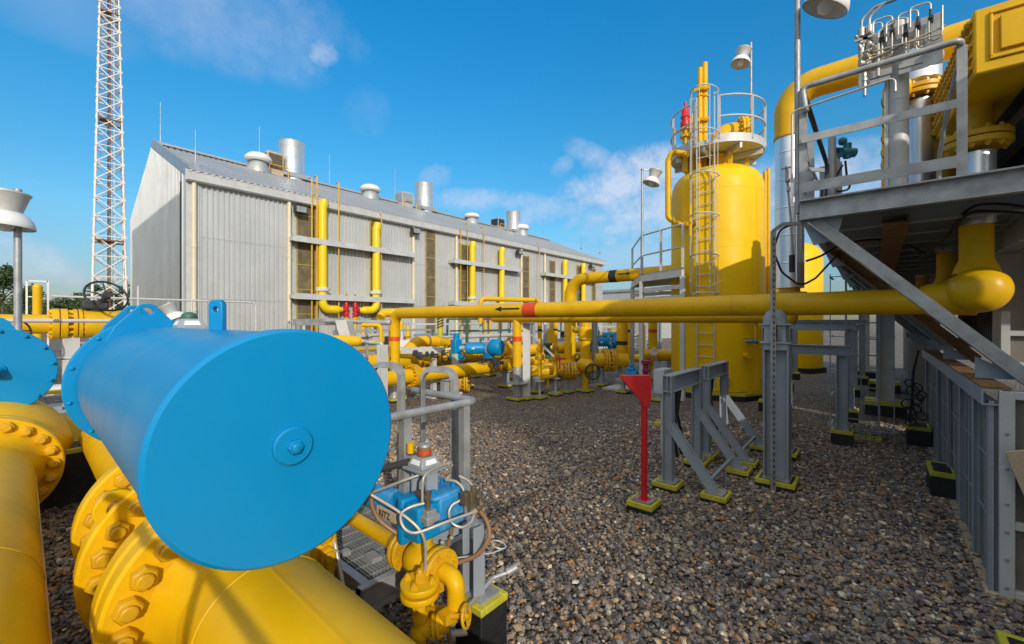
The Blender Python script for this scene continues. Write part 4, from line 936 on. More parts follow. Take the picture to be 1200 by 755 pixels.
solo('bypass_pipe', MB().tube([q0+V(.5,.05,-.14),q0+V(.1,0,.02),q0+V(0,0,-.2),q1,q1+V(.25,.1,-.22),q1+V(.7,.25,-.22)],.075,16,.14), YEL, 'slim yellow bypass pipe on the left side of the tank', 'pipe')
q = tp(826,312,-.9); solo('thin_riser', MB().tube([W(809,240,10.7),W(809,277,10.7)],.04,10), YEL, 'short thin yellow pipe between ladder and tank side', 'pipe')
for i,(px,a_) in enumerate(((896.5,.2),(900.5,.1))):
    q = W(px,377,12.3); zt = W(px,[201,198][i],12.3).z
    solo('side_riser', MB().tube([(q.x,q.y,.4),(q.x,q.y,zt)],.05,12), YEL, ['left slim yellow riser at the right side of the tank','right slim yellow riser at the right side of the tank'][i], 'pipe', 'slim risers at the right of the tank')
# gauges on the front
def on_tank(px, z, out=.0):
    # point on the tank wall facing the eye in the column px
    d = Vector((((px-CX)/F)*CT-ST, ((px-CX)/F)*ST+CT)).normalized(); o = Vector((0,0)); f = T0.xy-o; b_ = f.dot(d); h2 = f.length_squared-b_*b_; s_ = b_-math.sqrt(max(0,TR_*TR_-h2)); p = d*s_
    n_ = (p-T0.xy).normalized(); return V(p.x+n_.x*out, p.y+n_.y*out, z), V(n_.x,n_.y,0)
p, n_ = on_tank(878,2.6,.0)
tt = Thing('level_gauge', (p.x,p.y,.9), 'level gauge piping with small valves on the tank front', 'level gauge')
tt.part('column', MB().cyl(p+n_*.2+V(0,0,-1.2),p+n_*.2+V(0,0,.1),.035,12).cyl(p,p+n_*.22,.03,10).cyl(p+V(0,0,-1.1),p+n_*.22+V(0,0,-1.1),.03,10), YELD)
for zz in (0,-1.1,-.6): tt.part('valve', MB().cyl(p+n_*.2+V(-.2,-.05,zz),p+n_*.2+V(.15,.05,zz),.03,10).ball(p+n_*.2+V(0,0,zz),.06,12,8).bar(p+n_*.2+V(-.25,-.1,zz+.08),p+n_*.2+V(0,0,zz+.08),.03,.02), [YELD,DARK,TEAL][int(-zz*1.9)])
for i,(px,z) in enumerate(((873,1.15),(850,.55),(893,.55))):
    p, n_ = on_tank(px, z); solo('short_nozzle', MB().cyl(p-n_*.05,p+n_*.14,.06,16).lathe(p+n_*.12,n_,[(0,0),(.085,0),(.085,.04),(0,.04)],16), [YEL,GALV,GALV][i], ['short yellow nozzle low on the tank front','left grey drain fitting at the tank foot','right grey drain fitting at the tank foot'][i], 'nozzle')
# inlet pipe with black bands
IY, IZ, IR = 12.8, 3.50, .20
xi = WY(668,377,IY).x
t = Thing('tank_inlet_pipe', (xi,IY,0), 'yellow pipe with black bands bending down left of the tank', 'pipe')
t.part('pipe', MB().tube([(T0.x-1.0,IY,IZ),(xi,IY,IZ),(xi,IY,.55)],IR,36,.62), YEL)
xb = WY(720,320,IY).x; t.part('colour_band', MB().cyl((xb-.13,IY,IZ),(xb+.13,IY,IZ),IR+.004,36), BAND)
t.part('colour_band', MB().cyl((xi,IY,2.35),(xi,IY,2.6),IR+.004,36), BAND)
xa = WY(727,318,IY).x; arrow(t, (xa,IY-IR-.004,IZ+.03), UX, -UY, .45, .11)
t.part('elbow', MB().tube([(xi,IY,.9),(xi,IY,.45),(xi+.1,IY-2.,.45)],IR,28,.3), YEL)
# small side platform with rails and lamp
fz = 3.30; A = WZ; 
pc = W(740,318,10.3); x0 = pc.x
sp = Thing('side_platform', (x0+.7,pc.y+.6,0), 'small railed steel platform on legs at the left of the tank', 'platform')
P_ = lambda px, d: V(*W(px,377,d).xy, 0)
c0, c1, c2_, c3 = P_(752,11.6), P_(800,10.2), P_(800,12.2), P_(741,13.7)
def quad(mb, pts, z0, z1):
    k = len(pts); return mb.add([V(p.x,p.y,z0) for p in pts]+[V(p.x,p.y,z1) for p in pts], [tuple(range(k-1,-1,-1)),tuple(range(k,2*k))]+[(i,(i+1)%k,(i+1)%k+k,i+k) for i in range(k)])
sp.part('deck', quad(MB(), [c0,c1,c2_,c3], fz-.04, fz), GALV); m = MB()
for a_, b_ in ((c0,c1),(c1,c2_),(c2_,c3),(c3,c0)): m.bar(a_+UZ*(fz-.13), b_+UZ*(fz-.13), .07, .17)
for zz in (2.85,2.6): m.bar(c0+UZ*zz, c1+UZ*zz, .06, .10).bar(c3+UZ*zz, c2_+UZ*zz, .06,.10)
sp.part('edge_beam', m, PALE)
for c_ in (c0,c1,c2_,c3): sp.part('leg', MB().bar(c_+UZ*.1, c_+UZ*(fz-.2), .1,.1), PALE)
for z_ in (fz+1.05,fz+.5): sp.part('rail', MB().tube([c1*.97+c0*.03+UZ*z_, c0+UZ*z_*1.0, c3+UZ*z_],.022,10,.05), PALE)
for c_ in (c0,c3,c1,(c0+c1)*.5): sp.part('post', MB().bar(c_+UZ*fz, c_+UZ*(fz+1.07), .05,.05), PALE)
lamp_post(P_(752.5,11.55), W(757,215,11.5).z, 'bell shaded lamp on a pole at the side platform left of the tank', aim=(.8,.6), s=1.0, arm=.24, pz=fz, tilt=-.35)
a_ = va+.75; bq = T0+V(PRt*math.cos(a_),PRt*math.sin(a_),0); dd = (bq.x*-ST+bq.y*CT)
bq2 = W(880,377,11.2); lamp_post((bq2.x,bq2.y), W(868,75,11.2).z, 'bell shaded lamp on a pole rising from the tank platform rail', aim=(-.76,-.65), s=1.05, arm=.28, pz=PZt-.1, tilt=.25, pole_top=W(880,50,11.2).z)
# second tank
T2 = V(-2.75,20.6,0)
t = Thing('separator_tank', T2, 'second yellow tank half hidden behind the silver riser pipe', 'tank')
t.part('shell', MB().lathe(T2,UZ,[(0,.2),(1.1,.2),(1.1,4.5),(1.05,4.8),(.8,5.05),(.4,5.2),(0,5.22)],64), TANK)
t.part('base_ring', MB().lathe(T2,UZ,[(0,-.1),(1.2,-.1),(1.2,.2),(0,.2)],8), BLACK)
m = MB()
for s in (-.2,.2): m.bar(T2+V(-1.2,-.3+s,.3),T2+V(-1.2,-.3+s,5.5),.05,.02)
t.part('ladder', m, PALE)
# ------------------------------------------------------------------ cooler structure on the right
FX, FY, FZ = -.61, 5.19, 3.22          # platform corner and floor
t = Thing('cooler_platform', (FX+1.5,FY+5,0), 'raised grey steel platform under the yellow cooler with rails and slanted braces', 'platform')
t.part('deck', MB().box((FX+.02,FY+.02,FZ-.03),(4.6,20,FZ)), GALV)
t.part('edge_beam', MB().chan((4.6,FY,FZ-.1),(FX,FY,FZ-.1),.08,.2,.014,UZ), GALV)
t.part('edge_beam', MB().chan((FX,20,FZ-.1),(FX,FY+.005,FZ-.1),.08,.2,.014,UZ), GALV)
m = MB(); y = FY+.6
while y < 19.5: m.ibeam((FX+.08,y,FZ-.14),(4.5,y,FZ-.14),.09,.2,.012,UZ); y += .72
t.part('joists', m, GREY)
t.part('long_beam', MB().ibeam((1.05,FY+.9,FZ-.34),(1.05,19.8,FZ-.34),.14,.26,.014,UZ), GREY)
t.part('long_beam', MB().ibeam((3.6,FY+.1,FZ-.34),(3.6,19.8,FZ-.34),.14,.26,.014,UZ), GREY)
for y in (FY+.04,7.55,9.9,12.3,14.7,17.1):
    t.part('brace', MB().angle((-.54,y,FZ-.24),(.86,y,1.50),.11,.14,.012,V(0,-1,0)), GALV if y < 6 else RUST if y < 8 else GREY, bev=.002)
    g = t.part('gusset_plate', MB().prism([(-.12,.0),(.22,.0),(.16,-.22),(-.02,-.26)],(-.48,y+.012,FZ-.19),UX,UZ,.012), GREY)
    t.part('gusset_plate', MB().prism([(-.25,.18),(.02,.02),(.02,-.0),(-.25,-.0)],(.86,y+.012,1.53),UX,UZ,.012), GREY)
    m = MB()
    for k in (.07,.17): m.nut((-.54+1.4*k*.5+.03,y-.004,FZ-.24-1.48*k*.5),-UY,.022,.015)
    t.part('bolts', m, GALV)
# rails
rz = FZ+1.16
xr = WY(1121,377,FY).x
m = MB().tube([(FX+.05,FY,FZ+.9),(FX+.02,FY,rz),(xr+.02,FY,rz),(xr+.04,FY+.12,rz-.02),(xr+.03,FY+.12,rz-.2)],.028,12,.05)
t.part('top_rail', m, GALV)
t.part('top_rail', MB().tube([(FX+.02,FY+.02,rz-.02),(FX+.02,7.9,rz-.02),(FX+.02,7.9,FZ+.3)],.028,12,.06), DARK)  # dark colour stands for the shade on this side rail
t.part('mid_rail', MB().bar((FX+.02,FY-.03,FZ+.62),(xr,FY-.03,FZ+.62),.012,.075,UZ), GALV)
t.part('mid_rail', MB().bar((FX+.0,FY,FZ+.62),(FX+.0,7.9,FZ+.62),.012,.06,UZ), GALV)
t.part('toe_board', MB().bar((FX+.02,FY-.03,FZ+.13),(xr,FY-.03,FZ+.13),.01,.10,UZ), GALV)
for x, y in ((FX+.085,FY),(xr+.10,FY+.02),(FX+.02,6.5),(FX+.02,7.9)): t.part('post', MB().angle((x-.03,y+.03,FZ-.02),(x-.03,y+.03,rz-.03),.065,.065,.008,-UX), GALV)
for y in (6.1,6.45): t.part('post', MB().bar((FX+.25,y,FZ),(FX+.25,y,FZ+.7),.05,.05), GALV)
t.part('cross_bracket', MB().bar((FX-.05,FY+.1,FZ+.38),(FX+.16,FY+.5,FZ+.42),.015,.04), GREY)
t.part('impulse_tube', MB().tube([(FX-.06,FY-.05,FZ+.2),(FX-.06,FY-.05,FZ+.92),(FX+.72,FY-.05,FZ+.98),(FX+.72,FY-.05,FZ+.85)],.011,8,.05), STEEL)
# far columns under the platform
for i,(x,y) in enumerate(((.1,12.2),(.12,16.2),(-.4,19.6))):
    tt = Thing('platform_column', (x,y,0), ['nearest pale steel column under the shaded platform','middle pale steel column under the shaded platform','farthest pale steel column under the shaded platform'][i], 'steel column', 'columns under the platform')
    tt.part('column', MB().ibeam((x,y,.3),(x,y,FZ-.45),.3,.3,.02,UX), PALE)
    f_ = tt.part('footing', MB().box((x-.33,y-.33,-.1),(x+.33,y+.33,.3)), BLACK); tt.part('edge_stripe', MB().box((x-.335,y-.335,.23),(x+.335,y+.335,.302)), RIM, f_)
# header with risers
GX, GZ, GR = .72, 2.30, .215
t = Thing('cooler_header', (GX,6,2), 'fat yellow header with domed end and risers under the platform', 'pipe header')
prof = [(0,-.22),(.07,-.215),(.13,-.19),(.18,-.135),(.205,-.07),(GR,0),(GR,14)]
t.part('pipe', MB().lathe((GX,5.92,GZ),UY,prof,56), YEL)
t.part('branch', MB().lathe((GX-.40,MY,MZ+.02),UX,[(MR,0),(MR+.004,.03),(MR+.02,.06),(MR+.035,.4)],40), YEL)
t.part('weld_bead', MB().lathe((GX-.26,MY,MZ+.02),UX,[(MR+.01,-.012),(MR+.024,0),(MR+.02,.012)],40).lathe((GX,6.42,GZ),UY,[(GR-.003,-.012),(GR+.005,0),(GR-.003,.012)],56), YELD)
for i, y in enumerate((6.12,8.3,12.6,17.)):
    r_ = t.part('riser', MB().lathe((GX,y,GZ+.17),UZ,[(.17,0),(.15,.07),(.128,.12),(.12,.14),(.12,.62),(.135,.63),(.135,.66),(0,.66)],40), YEL)
    t.part('insulation_jacket', MB().lathe((GX,y,2.94),UZ,[(.135,0),(.135,.70),(0,.70)],40).lathe((GX,y,2.95),UZ,[(.139,0),(.139,.03)],40), SILV, r_)
    t.part('flange', MB().flange((GX,y,3.76),UZ,.25,.055,0,12,.205,.024), YELD, r_)
    t.part('neck', MB().lathe((GX,y,3.82),UZ,[(.15,0),(.12,.08),(.12,.3)],32), YELD, r_)
# yellow header box
KX, KY, KZ0, KZ1 = .61, 5.32, 4.10, 4.66
t = Thing('cooler_header_box', (KX,KY,KZ0), 'massive yellow box end of the air cooler high at the right edge', 'air cooler')
t.part('box', MB().box((KX,KY,KZ0),(3.6,16,KZ1)), YEL, bev=.02)
m = MB()
def weld_rect(x0,z0,x1,z1,w,d):
    for q in ((x0,z0,x1,z0+w),(x0,z1-w,x1,z1),(x0,z0+w,x0+w,z1-w),(x1-w,z0+w,x1,z1-w)): m.box((q[0],KY-d,q[1]),(q[2],KY-.001,q[3]))
weld_rect(KX+.09,KZ0+.10,KX+.62,KZ1-.06,.022,.02)
m.box((KX+.15,KY-.028,KZ0+.16),(KX+.56,KY-.002,KZ1-.12)); t.part('end_panel', m, YEL, bev=.007)
m = MB(); weld_rect(KX+.75,KZ0+.10,KX+1.4,KZ1-.06,.022,.02); m.box((KX+.81,KY-.028,KZ0+.16),(KX+1.34,KY-.002,KZ1-.12)); t.part('end_panel', m, YEL, bev=.007)
for r_ in range(5):
    m = MB(); z = KZ0+.08+r_*.1
    for k in range(110): m.nut((KX-.001,KY+.08+k*.095+(.047 if r_%2 else 0),z),-UX,.034,.03)
    m.box((KX-.012,KY+.02,z-.012),(KX-.002,15.9,z+.012)); t.part('plug_row', m, YELD)
t.part('support_rail', MB().chan((KX+.38,KY-.12,KZ0-.05),(3.6,KY-.12,KZ0-.05),.1,.12,.012,UZ), PALE)
t.part('plenum_shade_box', MB().box((KX+.85,KY+.25,FZ+.12),(3.6,15.8,KZ0-.02)), DARK)  # dark box added behind the flanges as backdrop and sun block
t.part('support_beam', MB().ibeam((KX+.5,KY+.3,KZ0-.14),(KX+.5,16,KZ0-.14),.2,.26,.015,UZ).ibeam((2.4,KY+.3,KZ0-.14),(2.4,16,KZ0-.14),.2,.26,.015,UZ), DARK)
t.part('leg', MB().ibeam((KX+1.7,KY+.6,FZ),(KX+1.7,KY+.6,KZ0-.26),.2,.2,.015,UX), GREY); t.part('leg', MB().ibeam((KX+1.7,15,FZ),(KX+1.7,15,KZ0-.26),.2,.2,.015,UX), GREY)
t.o.rotation_euler = (0,0,R(3.8))
solo('flat_strap', MB().tube([(KX-.16,6.0,FZ+.02),(KX-.16,5.9,FZ+.4),(KX-.13,5.6,FZ+.75),(xr+.02,FY+.1,FZ+1.0)],.018,8,.2), GALV, 'grey cable hose curving up beside the ribbed side of the cooler box', 'hose')
# insulated vertical nozzles behind the instrument panel
for i,(y,z0) in enumerate(((7.0,4.72),(8.6,4.6),(10.6,4.5))):
    x = .36; tt = Thing('insulated_nozzle', (x,y,FZ), ['metal clad nozzle with yellow flange behind the right end of the tubing panel','middle metal clad nozzle beside the cooler box','farthest metal clad nozzle low beside the cooler box'][i], 'nozzle', 'metal clad nozzles')
    tt.part('flange', MB().flange((x,y,z0),UZ,.23,.05,0,10,.19,.022), YELD)
    tt.part('pipe', MB().cyl((x,y,FZ),(x,y,z0-.1),.13,28), SILV)
    tt.part('jacket', MB().lathe((x,y,z0+.1),UZ,[(.15,0),(.2,.02),(.2,.24),(.215,.25),(.215,.3),(.2,.31),(.2,.55),(.16,.58),(.16,.7)],36), SILV)
a_ = W(1094,84,4.75); 
t = Thing('upper_header', (.16,8,4.4), 'yellow pipe running back alongside the cooler box above the platform', 'pipe')
t.part('pipe', MB().lathe((.16,a_.y,4.72),UY,[(0,-.1),(.1,-.06),(.13,0),(.13,6)],36), YEL)
m = MB()
for k in range(5): m.ring((.16,a_.y+.3+k*.7,4.72),UY,.133,.008,32,6)
t.part('wire_band', m, DARK)
# light column + tubing panel
c = WY(1052,377,5.72)
solo('panel_post', MB().tube([(c.x,c.y,FZ),(c.x,c.y,4.98)],.085,20).lathe((c.x,c.y,4.2),UZ,[(.088,-.01),(.09,0),(.088,.01)],20).bar((c.x-.085,c.y-.05,FZ),(c.x-.085,c.y-.05,4.98),.02,.03), PALE, 'pale round post standing on the platform under the tubing panel', 'post')
NY = 5.55
xa, xb = WY(1006,377,NY).x, WY(1105,377,NY).x; z1, z0 = 4.86, 4.37
t = Thing('tubing_panel', ((xa+xb)/2,NY,z0), 'grey instrument panel crowded with stainless tubes and small valves', 'instrument panel')
def plate(x0,x1,za,zb,y=NY,d=.012): return MB().box((x0,y,za),(x1,y+d,zb))
wx = xb-xa; L_ = lambda f: xa+wx*f
m = plate(xa,xb,z0+.30,z1); m.box((xa,NY,z0),(L_(.15),NY+.012,z0+.3)).box((L_(.78),NY,z0+.02),(xb,NY+.012,z0+.3)).box((L_(.15),NY+.002,z0),(L_(.4),NY+.012,z0+.06)).box((L_(.5),NY+.002,z0+.02),(L_(.78),NY+.012,z0+.12))
t.part('back_plate', m, GALV)
t.part('opening', MB().box((L_(.16),NY+.03,z0+.10),(L_(.42),NY+.05,z0+.30)).box((L_(.62),NY-.006,z1-.26),(L_(.78),NY-.001,z1-.14)), BEIGE)
t.part('channel', MB().chan((L_(.15),NY-.01,z0+.08),(L_(.42),NY-.01,z0+.08),.04,.06,.006,UZ).chan((L_(.5),NY-.01,z0+.12),(L_(.78),NY-.01,z0+.12),.05,.1,.008,UZ), GALV)
yt = NY-.05
for f_ in (.04,.14):
    x = L_(f_); m = MB().tube([(x,yt,z1-.26),(x,yt,z1+.16),(x+.1,yt,z1+.24),(x+.55,yt,z1+.24)],.013,10,.07); t.part('thick_tube', m, GALV)
    v_ = MB().cyl((x,yt,z1-.2),(x,yt,z1-.08),.026,12).cyl((x,yt-.02,z1-.02),(x,yt-.02,z1+.06),.03,12).nut((x,yt,z1-.28),UZ,.03,.04).bar((x-.05,yt-.03,z1-.05),(x+.05,yt-.03,z1-.05),.02,.02)
    for k in range(6): v_.nut((x+random.uniform(-.03,.03),yt-.015,z1-.3+k*.055),V(random.uniform(-1,1),-.6,random.uniform(-.3,1)),.02,.035)
    t.part('valve_block', v_, STEEL)
for k, f_ in enumerate((.30,.42,.58,.72,.86)):
    x = L_(f_); zz = z1-.10+.035*math.sin(k*2.1)
    t.part('needle_valve', MB().cbox((x,yt,zz),(.035,.05,.05)).cyl((x,yt,zz+.03),(x,yt,zz+.10),.011,10).cyl((x,yt-.03,zz),(x,yt-.07,zz),.014,10), DARK)
    m = MB().tube([(x,yt,zz+.08),(x,yt,zz+.17),(x-.14,yt-.02,zz+.17),(x-.14,yt-.02,zz-.02)],.008,8,.035).tube([(x,yt,zz-.02),(x,yt,zz-.2),(x+.07,yt-.02,zz-.2),(x+.07,yt-.02,zz+.02)],.008,8,.03)
    t.part('thin_tube', m, STEEL)
t.part('thin_tube', MB().tube([(L_(.1),yt-.03,z1-.28),(L_(1.02),yt-.03,z1-.18)],.009,8), STEEL)
t.part('thin_tube', MB().tube([(L_(.2),yt-.05,z1-.22),(L_(.98),yt-.05,z1-.25),(L_(.98),yt-.05,z1)],.008,8,.03), STEEL)
t.part('white_tube', MB().tube([(L_(.25),yt,z1-.45),(L_(.25),yt,z1-.02),(L_(.25)+.12,yt,z1+.03)],.014,10,.03), PALE)
m = MB().cyl((L_(.08),yt,z0-.12),(L_(.08),yt,z1-.2),.016,10)
for k in range(7): m.nut((L_(.08),yt,z0-.02+k*.05),UZ,.024 if k%2 else .018,.03)
t.part('drain_manifold', m, STEEL)
# transmitter on the platform
c = WY(975,377,6.0); c.z = FZ
t = Thing('transmitter', tuple(c), 'teal transmitter with black cable on a short grey post behind the platform rail', 'transmitter')
t.part('post', MB().cyl(c, c+UZ*.86, .038, 16), GALV); x_, f_ = V(CT,ST,0), V(-ST,CT,0)
t.part('bracket', MB().bar(c+UZ*.72, c+x_*.14+UZ*.72, .03, .05), DARK)
t.part('body', MB().cyl(c+x_*.15+UZ*.62-f_*.03, c+x_*.15+UZ*.78-f_*.03, .04, 16).cyl(c+x_*.08+UZ*.68-f_*.03, c+x_*.23+UZ*.68-f_*.03, .05, 20).ball(c+x_*.12+UZ*.82,.045,16,8), TEAL)
t.part('cable', MB().tube([c+x_*.15+UZ*.6, c+x_*.17+UZ*.4, c+x_*.22+UZ*.28, c+x_*.08+UZ*.25, c-x_*.03+UZ*.3, c+x_*.12+UZ*.55],.011,8,.08).tube([c-x_*.02+UZ*.6, c-x_*.1+UZ*.3, c-x_*.14+UZ*.1],.012,8,.1), RUBR)
# near lamp on the platform corner
c = W(934.5,377,4.40)
lamp_post((c.x,c.y), W(957,12,4.25).z, 'large bell lamp on a tall pole at the platform corner cut by the top edge', aim=(.95,-.1), s=.92, arm=.23, pz=FZ-.1, tilt=-.55, r=.027, pole_top=6.2, group=None)
solo('valve_bracket', MB().tube([W(921,195,5.4),W(927,262,5.4),W(929,300,5.4)],.013,8).cbox(W(922,205,5.38),(.035,.035,.12)).ball(W(923,212,5.36),.03,12,8).cbox(W(922,197,5.36),(.12,.03,.015)).cbox(W(924,222,5.38),(.04,.04,.05)), GALV, 'small valve fitting on a rod before the silver riser', 'valve')
# big silver riser with yellow bend
EX = WY(925,377,8.27).x; EY_ = 8.27
t = Thing('insulated_riser', (EX,EY_,2), 'tall metal clad riser pipe with a wide yellow bend at its top', 'pipe')
t.part('jacket', MB().cyl((EX,EY_,2.55),(EX,EY_,5.02),.205,48), SILV)
m = MB()
for z in (2.95,3.4,3.85,4.3,4.75): m.lathe((EX,EY_,z),UZ,[(.204,-.015),(.209,-.008),(.209,.008),(.204,.015)],48)
m.bar((EX+.12,EY_-.17,2.6),(EX+.12,EY_-.17,5.0),.015,.01); t.part('band', m, SILV)
t.part('bend', MB().tube([(EX,EY_,5.0),(EX,EY_,5.80),(EX+3.2,EY_,5.80)],.215,44,.62,True,14), YEL2 if False else YEL)
m = MB().lathe((EX,EY_,5.0),UZ,[(.215,0),(.225,.005),(.225,.04),(.215,.05)],44).lathe((EX+1.05,EY_,5.8),UX,[(.215,-.01),(.222,0),(.215,.01)],44); t.part('weld_bead', m, YELD)
t.part('base_flange', MB().lathe((EX,EY_,2.18),UZ,[(.12,0),(.15,.1),(.24,.22),(.24,.30),(.15,.31),(.15,.38)],40), YELD)
m = MB()
for k in range(12): a_ = k*math.pi/6; m.nut((EX+.205*math.cos(a_),EY_+.205*math.sin(a_),2.40),-UZ,.03,.05)
t.part('bolts', m, YELD)
t.part('neck', MB().tube([(EX,EY_,2.2),(EX,EY_,2.0),(EX-.3,EY_,2.10)],.125,24,.1), YEL)
# acoustic wall on the right
AX = .60
t = Thing('acoustic_wall', (AX,7.3,0), 'low weathered panel wall with blue grey steel posts at the right', 'wall')
t.part('panel', MB().box((AX+.04,4.66,.04),(AX+.10,10.2,1.38)), WOOD)
m = MB(); y = 4.75
while y < 10.2: m.box((AX+.033,y,.05),(AX+.041,y+.014,1.38)); y += .26
for z in (.5,.95): m.box((AX+.034,4.66,z),(AX+.041,10.2,z+.012))
t.part('panel_joints', m, GREY)
for y in (4.68,5.35,6.15,7.1,8.3,10.2): t.part('post', MB().box((AX+.012,y-.035,0),(AX+.035,y+.035,1.42)).box((AX+.008,y-.05,0),(AX+.012,y+.05,1.42)), GREY)
t.part('cap_beam', MB().chan((AX-.03,10.3,1.45),(AX-.03,4.62,1.45),.10,.12,.01,UZ), GREY)
t.part('cap_board', MB().box((AX-.03,4.62,1.512),(AX+.12,10.3,1.525)), RUST)
t.part('sill', MB().box((AX-.015,4.6,0),(AX+.12,10.25,.03)), BEIGE)
# end return of the wall
t = Thing('acoustic_wall', (1.6,4.6,0), 'end face of the panel wall with pale bolted frame at the right edge', 'wall')
t.part('panel', MB().box((AX+.08,4.66,.06),(3.4,4.70,1.5)), WOOD)
m = MB()
for x in (AX+.055,AX+.30+.42,1.9,2.7): m.box((x,4.60,.03),(x+.075,4.658,1.5))
for z in (.03,.52,.92,1.445): m.box((AX+.13,4.605,z),(3.4,4.657,z+.055))
t.part('frame', m, PALE, bev=.003)
m = MB()
for z in (.1,.3,.5,.7,.95,1.2): m.nut((AX+.09,4.60,z),-UY,.012,.01)
t.part('bolts', m, GALV)
solo('leaning_plank', MB().bar((.76,4.50,1.12),(1.10,4.52,.02),.20,.03,UY), BEIGE, 'beige plank leaning on the end frame at the right edge', 'plank')
# upper casing behind
t = Thing('cooler_casing', (1.5,7.5,1.4), 'dark ribbed casing between the low wall and the platform', 'casing')
t.part('casing', ribbed((1.30,7.1,1.53), UY, UZ, -UX, 6., lambda s:(0,1.45), .17, .03), DARK, sharp=20)
t.part('rear_casing', ribbed((.82,10.6,0), UY, UZ, -UX, 14., lambda s:(0,2.9), .3, .04), WOOD, sharp=20)
t.part('corner_post', MB().ibeam((1.26,7.0,1.53),(1.26,7.0,2.95),.1,.12,.01,UX), PALE)
solo('casing_plate', MB().box((.97,7.15,1.5),(1.9,7.2,3.0)), CONC, 'grey upright plate behind the domed header end', 'plate', bev=.005)
t = Thing('white_guard', (1.0,6.4,1.5), 'white steel frame at the right edge above the end wall', 'frame')
t.part('frame', MB().box((.92,6.38,1.54),(.98,6.44,2.1)).box((.98,6.385,1.86),(1.28,6.435,1.91)).box((.98,6.385,1.56),(1.28,6.435,1.6)), PALE); t.part('infill', MB().box((.98,6.45,1.56),(1.28,6.47,1.88)), WOOD)
# plinths by the wall
plinth((.44,6.75,0),(.66,7.25,.30), 'black yellow-edged plinth halfway along the panel wall', group='black plinths')
plinth((.34,9.3,0),(.62,9.8,.32), 'black yellow-edged plinth at the far end of the panel wall', group='black plinths')
plinth((.5,3.3,0),(.9,3.6,.26), 'black yellow-edged plinth in the bottom right picture corner', group='black plinths')
# cables under the platform
rnd = random.Random(3)
for i in range(2):
    dz = -.045*i
    pts = [W(1225,246,3.45), W(1165,239,3.75), W(1133,247,3.9), W(1106,278,4.7), W(1082,296,6.0), W(1066,303,7.6), W(1050,322,10.5)]
    solo('hanging_cable', MB().tube(smooth([p+UZ*dz*(1+.5*math.sin(q*1.7)) for q,p in enumerate(pts)]),.013,8), RUBR, ['upper black cable arching over the silver riser jacket below the platform','lower black cable arching over the silver riser jacket below the platform'][i], 'cable', 'black cables under the platform')
solo('branch_cable', MB().tube(smooth([W(1084,297,5.6),W(1055,284,5.4),W(1020,281,5.2),W(985,288,5.1),W(962,300,5.0),W(945,306,4.95)]),.013,8), RUBR, 'single black cable sagging across to the slotted strut', 'cable')
solo('cable_tray', MB().chan((.22,5.5,2.98),(.22,14,2.98),.2,.09,.01,UZ), RUST, 'rust brown cable tray slung under the platform', 'cable tray')
m = MB().tube([(.5,9.9,1.5),(.42,9.5,1.2),(.40,9.4,.7),(.36,9.25,.4)],.02,8,.1)
for k in range(12): m.ring((.42+rnd.uniform(-.08,.08),9.15+rnd.uniform(-.05,.05),.42+k*.055),V(rnd.uniform(-.6,.6),1,rnd.uniform(-.5,.5)),.035+rnd.uniform(0,.045),.010,20,6)
solo('cable_coil', m, RUBR, 'tangled black cable hanging at the far end of the panel wall', 'cable')
# frames and ladder standing in the shade beyond
def stand(y, xa, xb, zt, label):
    t = Thing('pipe_stand', ((xa+xb)/2,y,0), label, 'pipe stand', 'grey portal stands beyond the column')
    for x in (xa,xb): t.part('leg', MB().ibeam((x,y,.2),(x,y,zt),.15,.15,.012,UX), GREY); pad(t, x, y, .14, .25)
    t.part('beam', MB().ibeam((xa-.1,y,zt+.08),(xb+.1,y,zt+.08),.15,.16,.012,UZ), GREY)
stand(8.7, -1.3, -.45, 1.45, 'nearest low portal stand beyond the saddle column')
stand(10.9, -1.9, -.45, 1.85, 'second portal stand beyond the saddle column')
stand(14.5, -2.0, -.5, 1.75, 'third portal stand deep under the platform side')
stand(17.5, -2.2, -.4, 1.9, 'farthest portal stand deep under the platform side')
c = V(-.22,9.5,0)
t = Thing('caged_ladder', c, 'grey ladder with square cage in the shade under the platform', 'ladder')
for s in (-.22,.22): t.part('stile', MB().bar(c+V(s,0,.02),c+V(s,0,2.9),.05,.03), GREY)
m = MB()
for k in range(10): m.cyl(c+V(-.22,0,.3+k*.28),c+V(.22,0,.3+k*.28),.012,6)
t.part('rungs', m, GREY); m = MB()
for k in range(6): z = .25+k*.5; m.bar(c+V(-.4,-.6,z),c+V(.4,-.6,z),.03,.012).bar(c+V(-.4,-.6,z),c+V(-.4,0,z),.03,.012).bar(c+V(.4,-.6,z),c+V(.4,0,z),.03,.012)
for x in (-.4,0,.4): m.bar(c+V(x,-.6,.1),c+V(x,-.6,2.8),.03,.012)
t.part('cage', m, GREY)

# unseen cooler-like block added right of the viewer to shade the yard
t = Thing('yard_shade_block', (2.7,3.1,0), 'tall ribbed block added out of view at the right to shade the yard', 'air cooler')
t.part('casing', MB().box((2.25,1.95,.3),(3.1,4.3,4.9)), GREY); t.part('plinth', MB().box((2.15,1.85,0),(3.2,4.4,.3)), CONC)
t.part('ribs', ribbed((2.24,4.3,.3), -UY, UZ, -UX, 2.35, lambda s:(0,4.6)), GREY, sharp=20)
m = MB()
rnd = random.Random(4)
y = 1.93
for k in range(26): m.box((2.30,y-.026,.3),(2.34,y,4.9)); y -= .030+.0042*k
for z in (.4,2.6,4.8): m.box((2.345,y,z),(2.38,1.95,z+.06))
t.part('shadow_edge_slats', m, GALV)  # slats with widening gaps added to soften the block's shadow edge
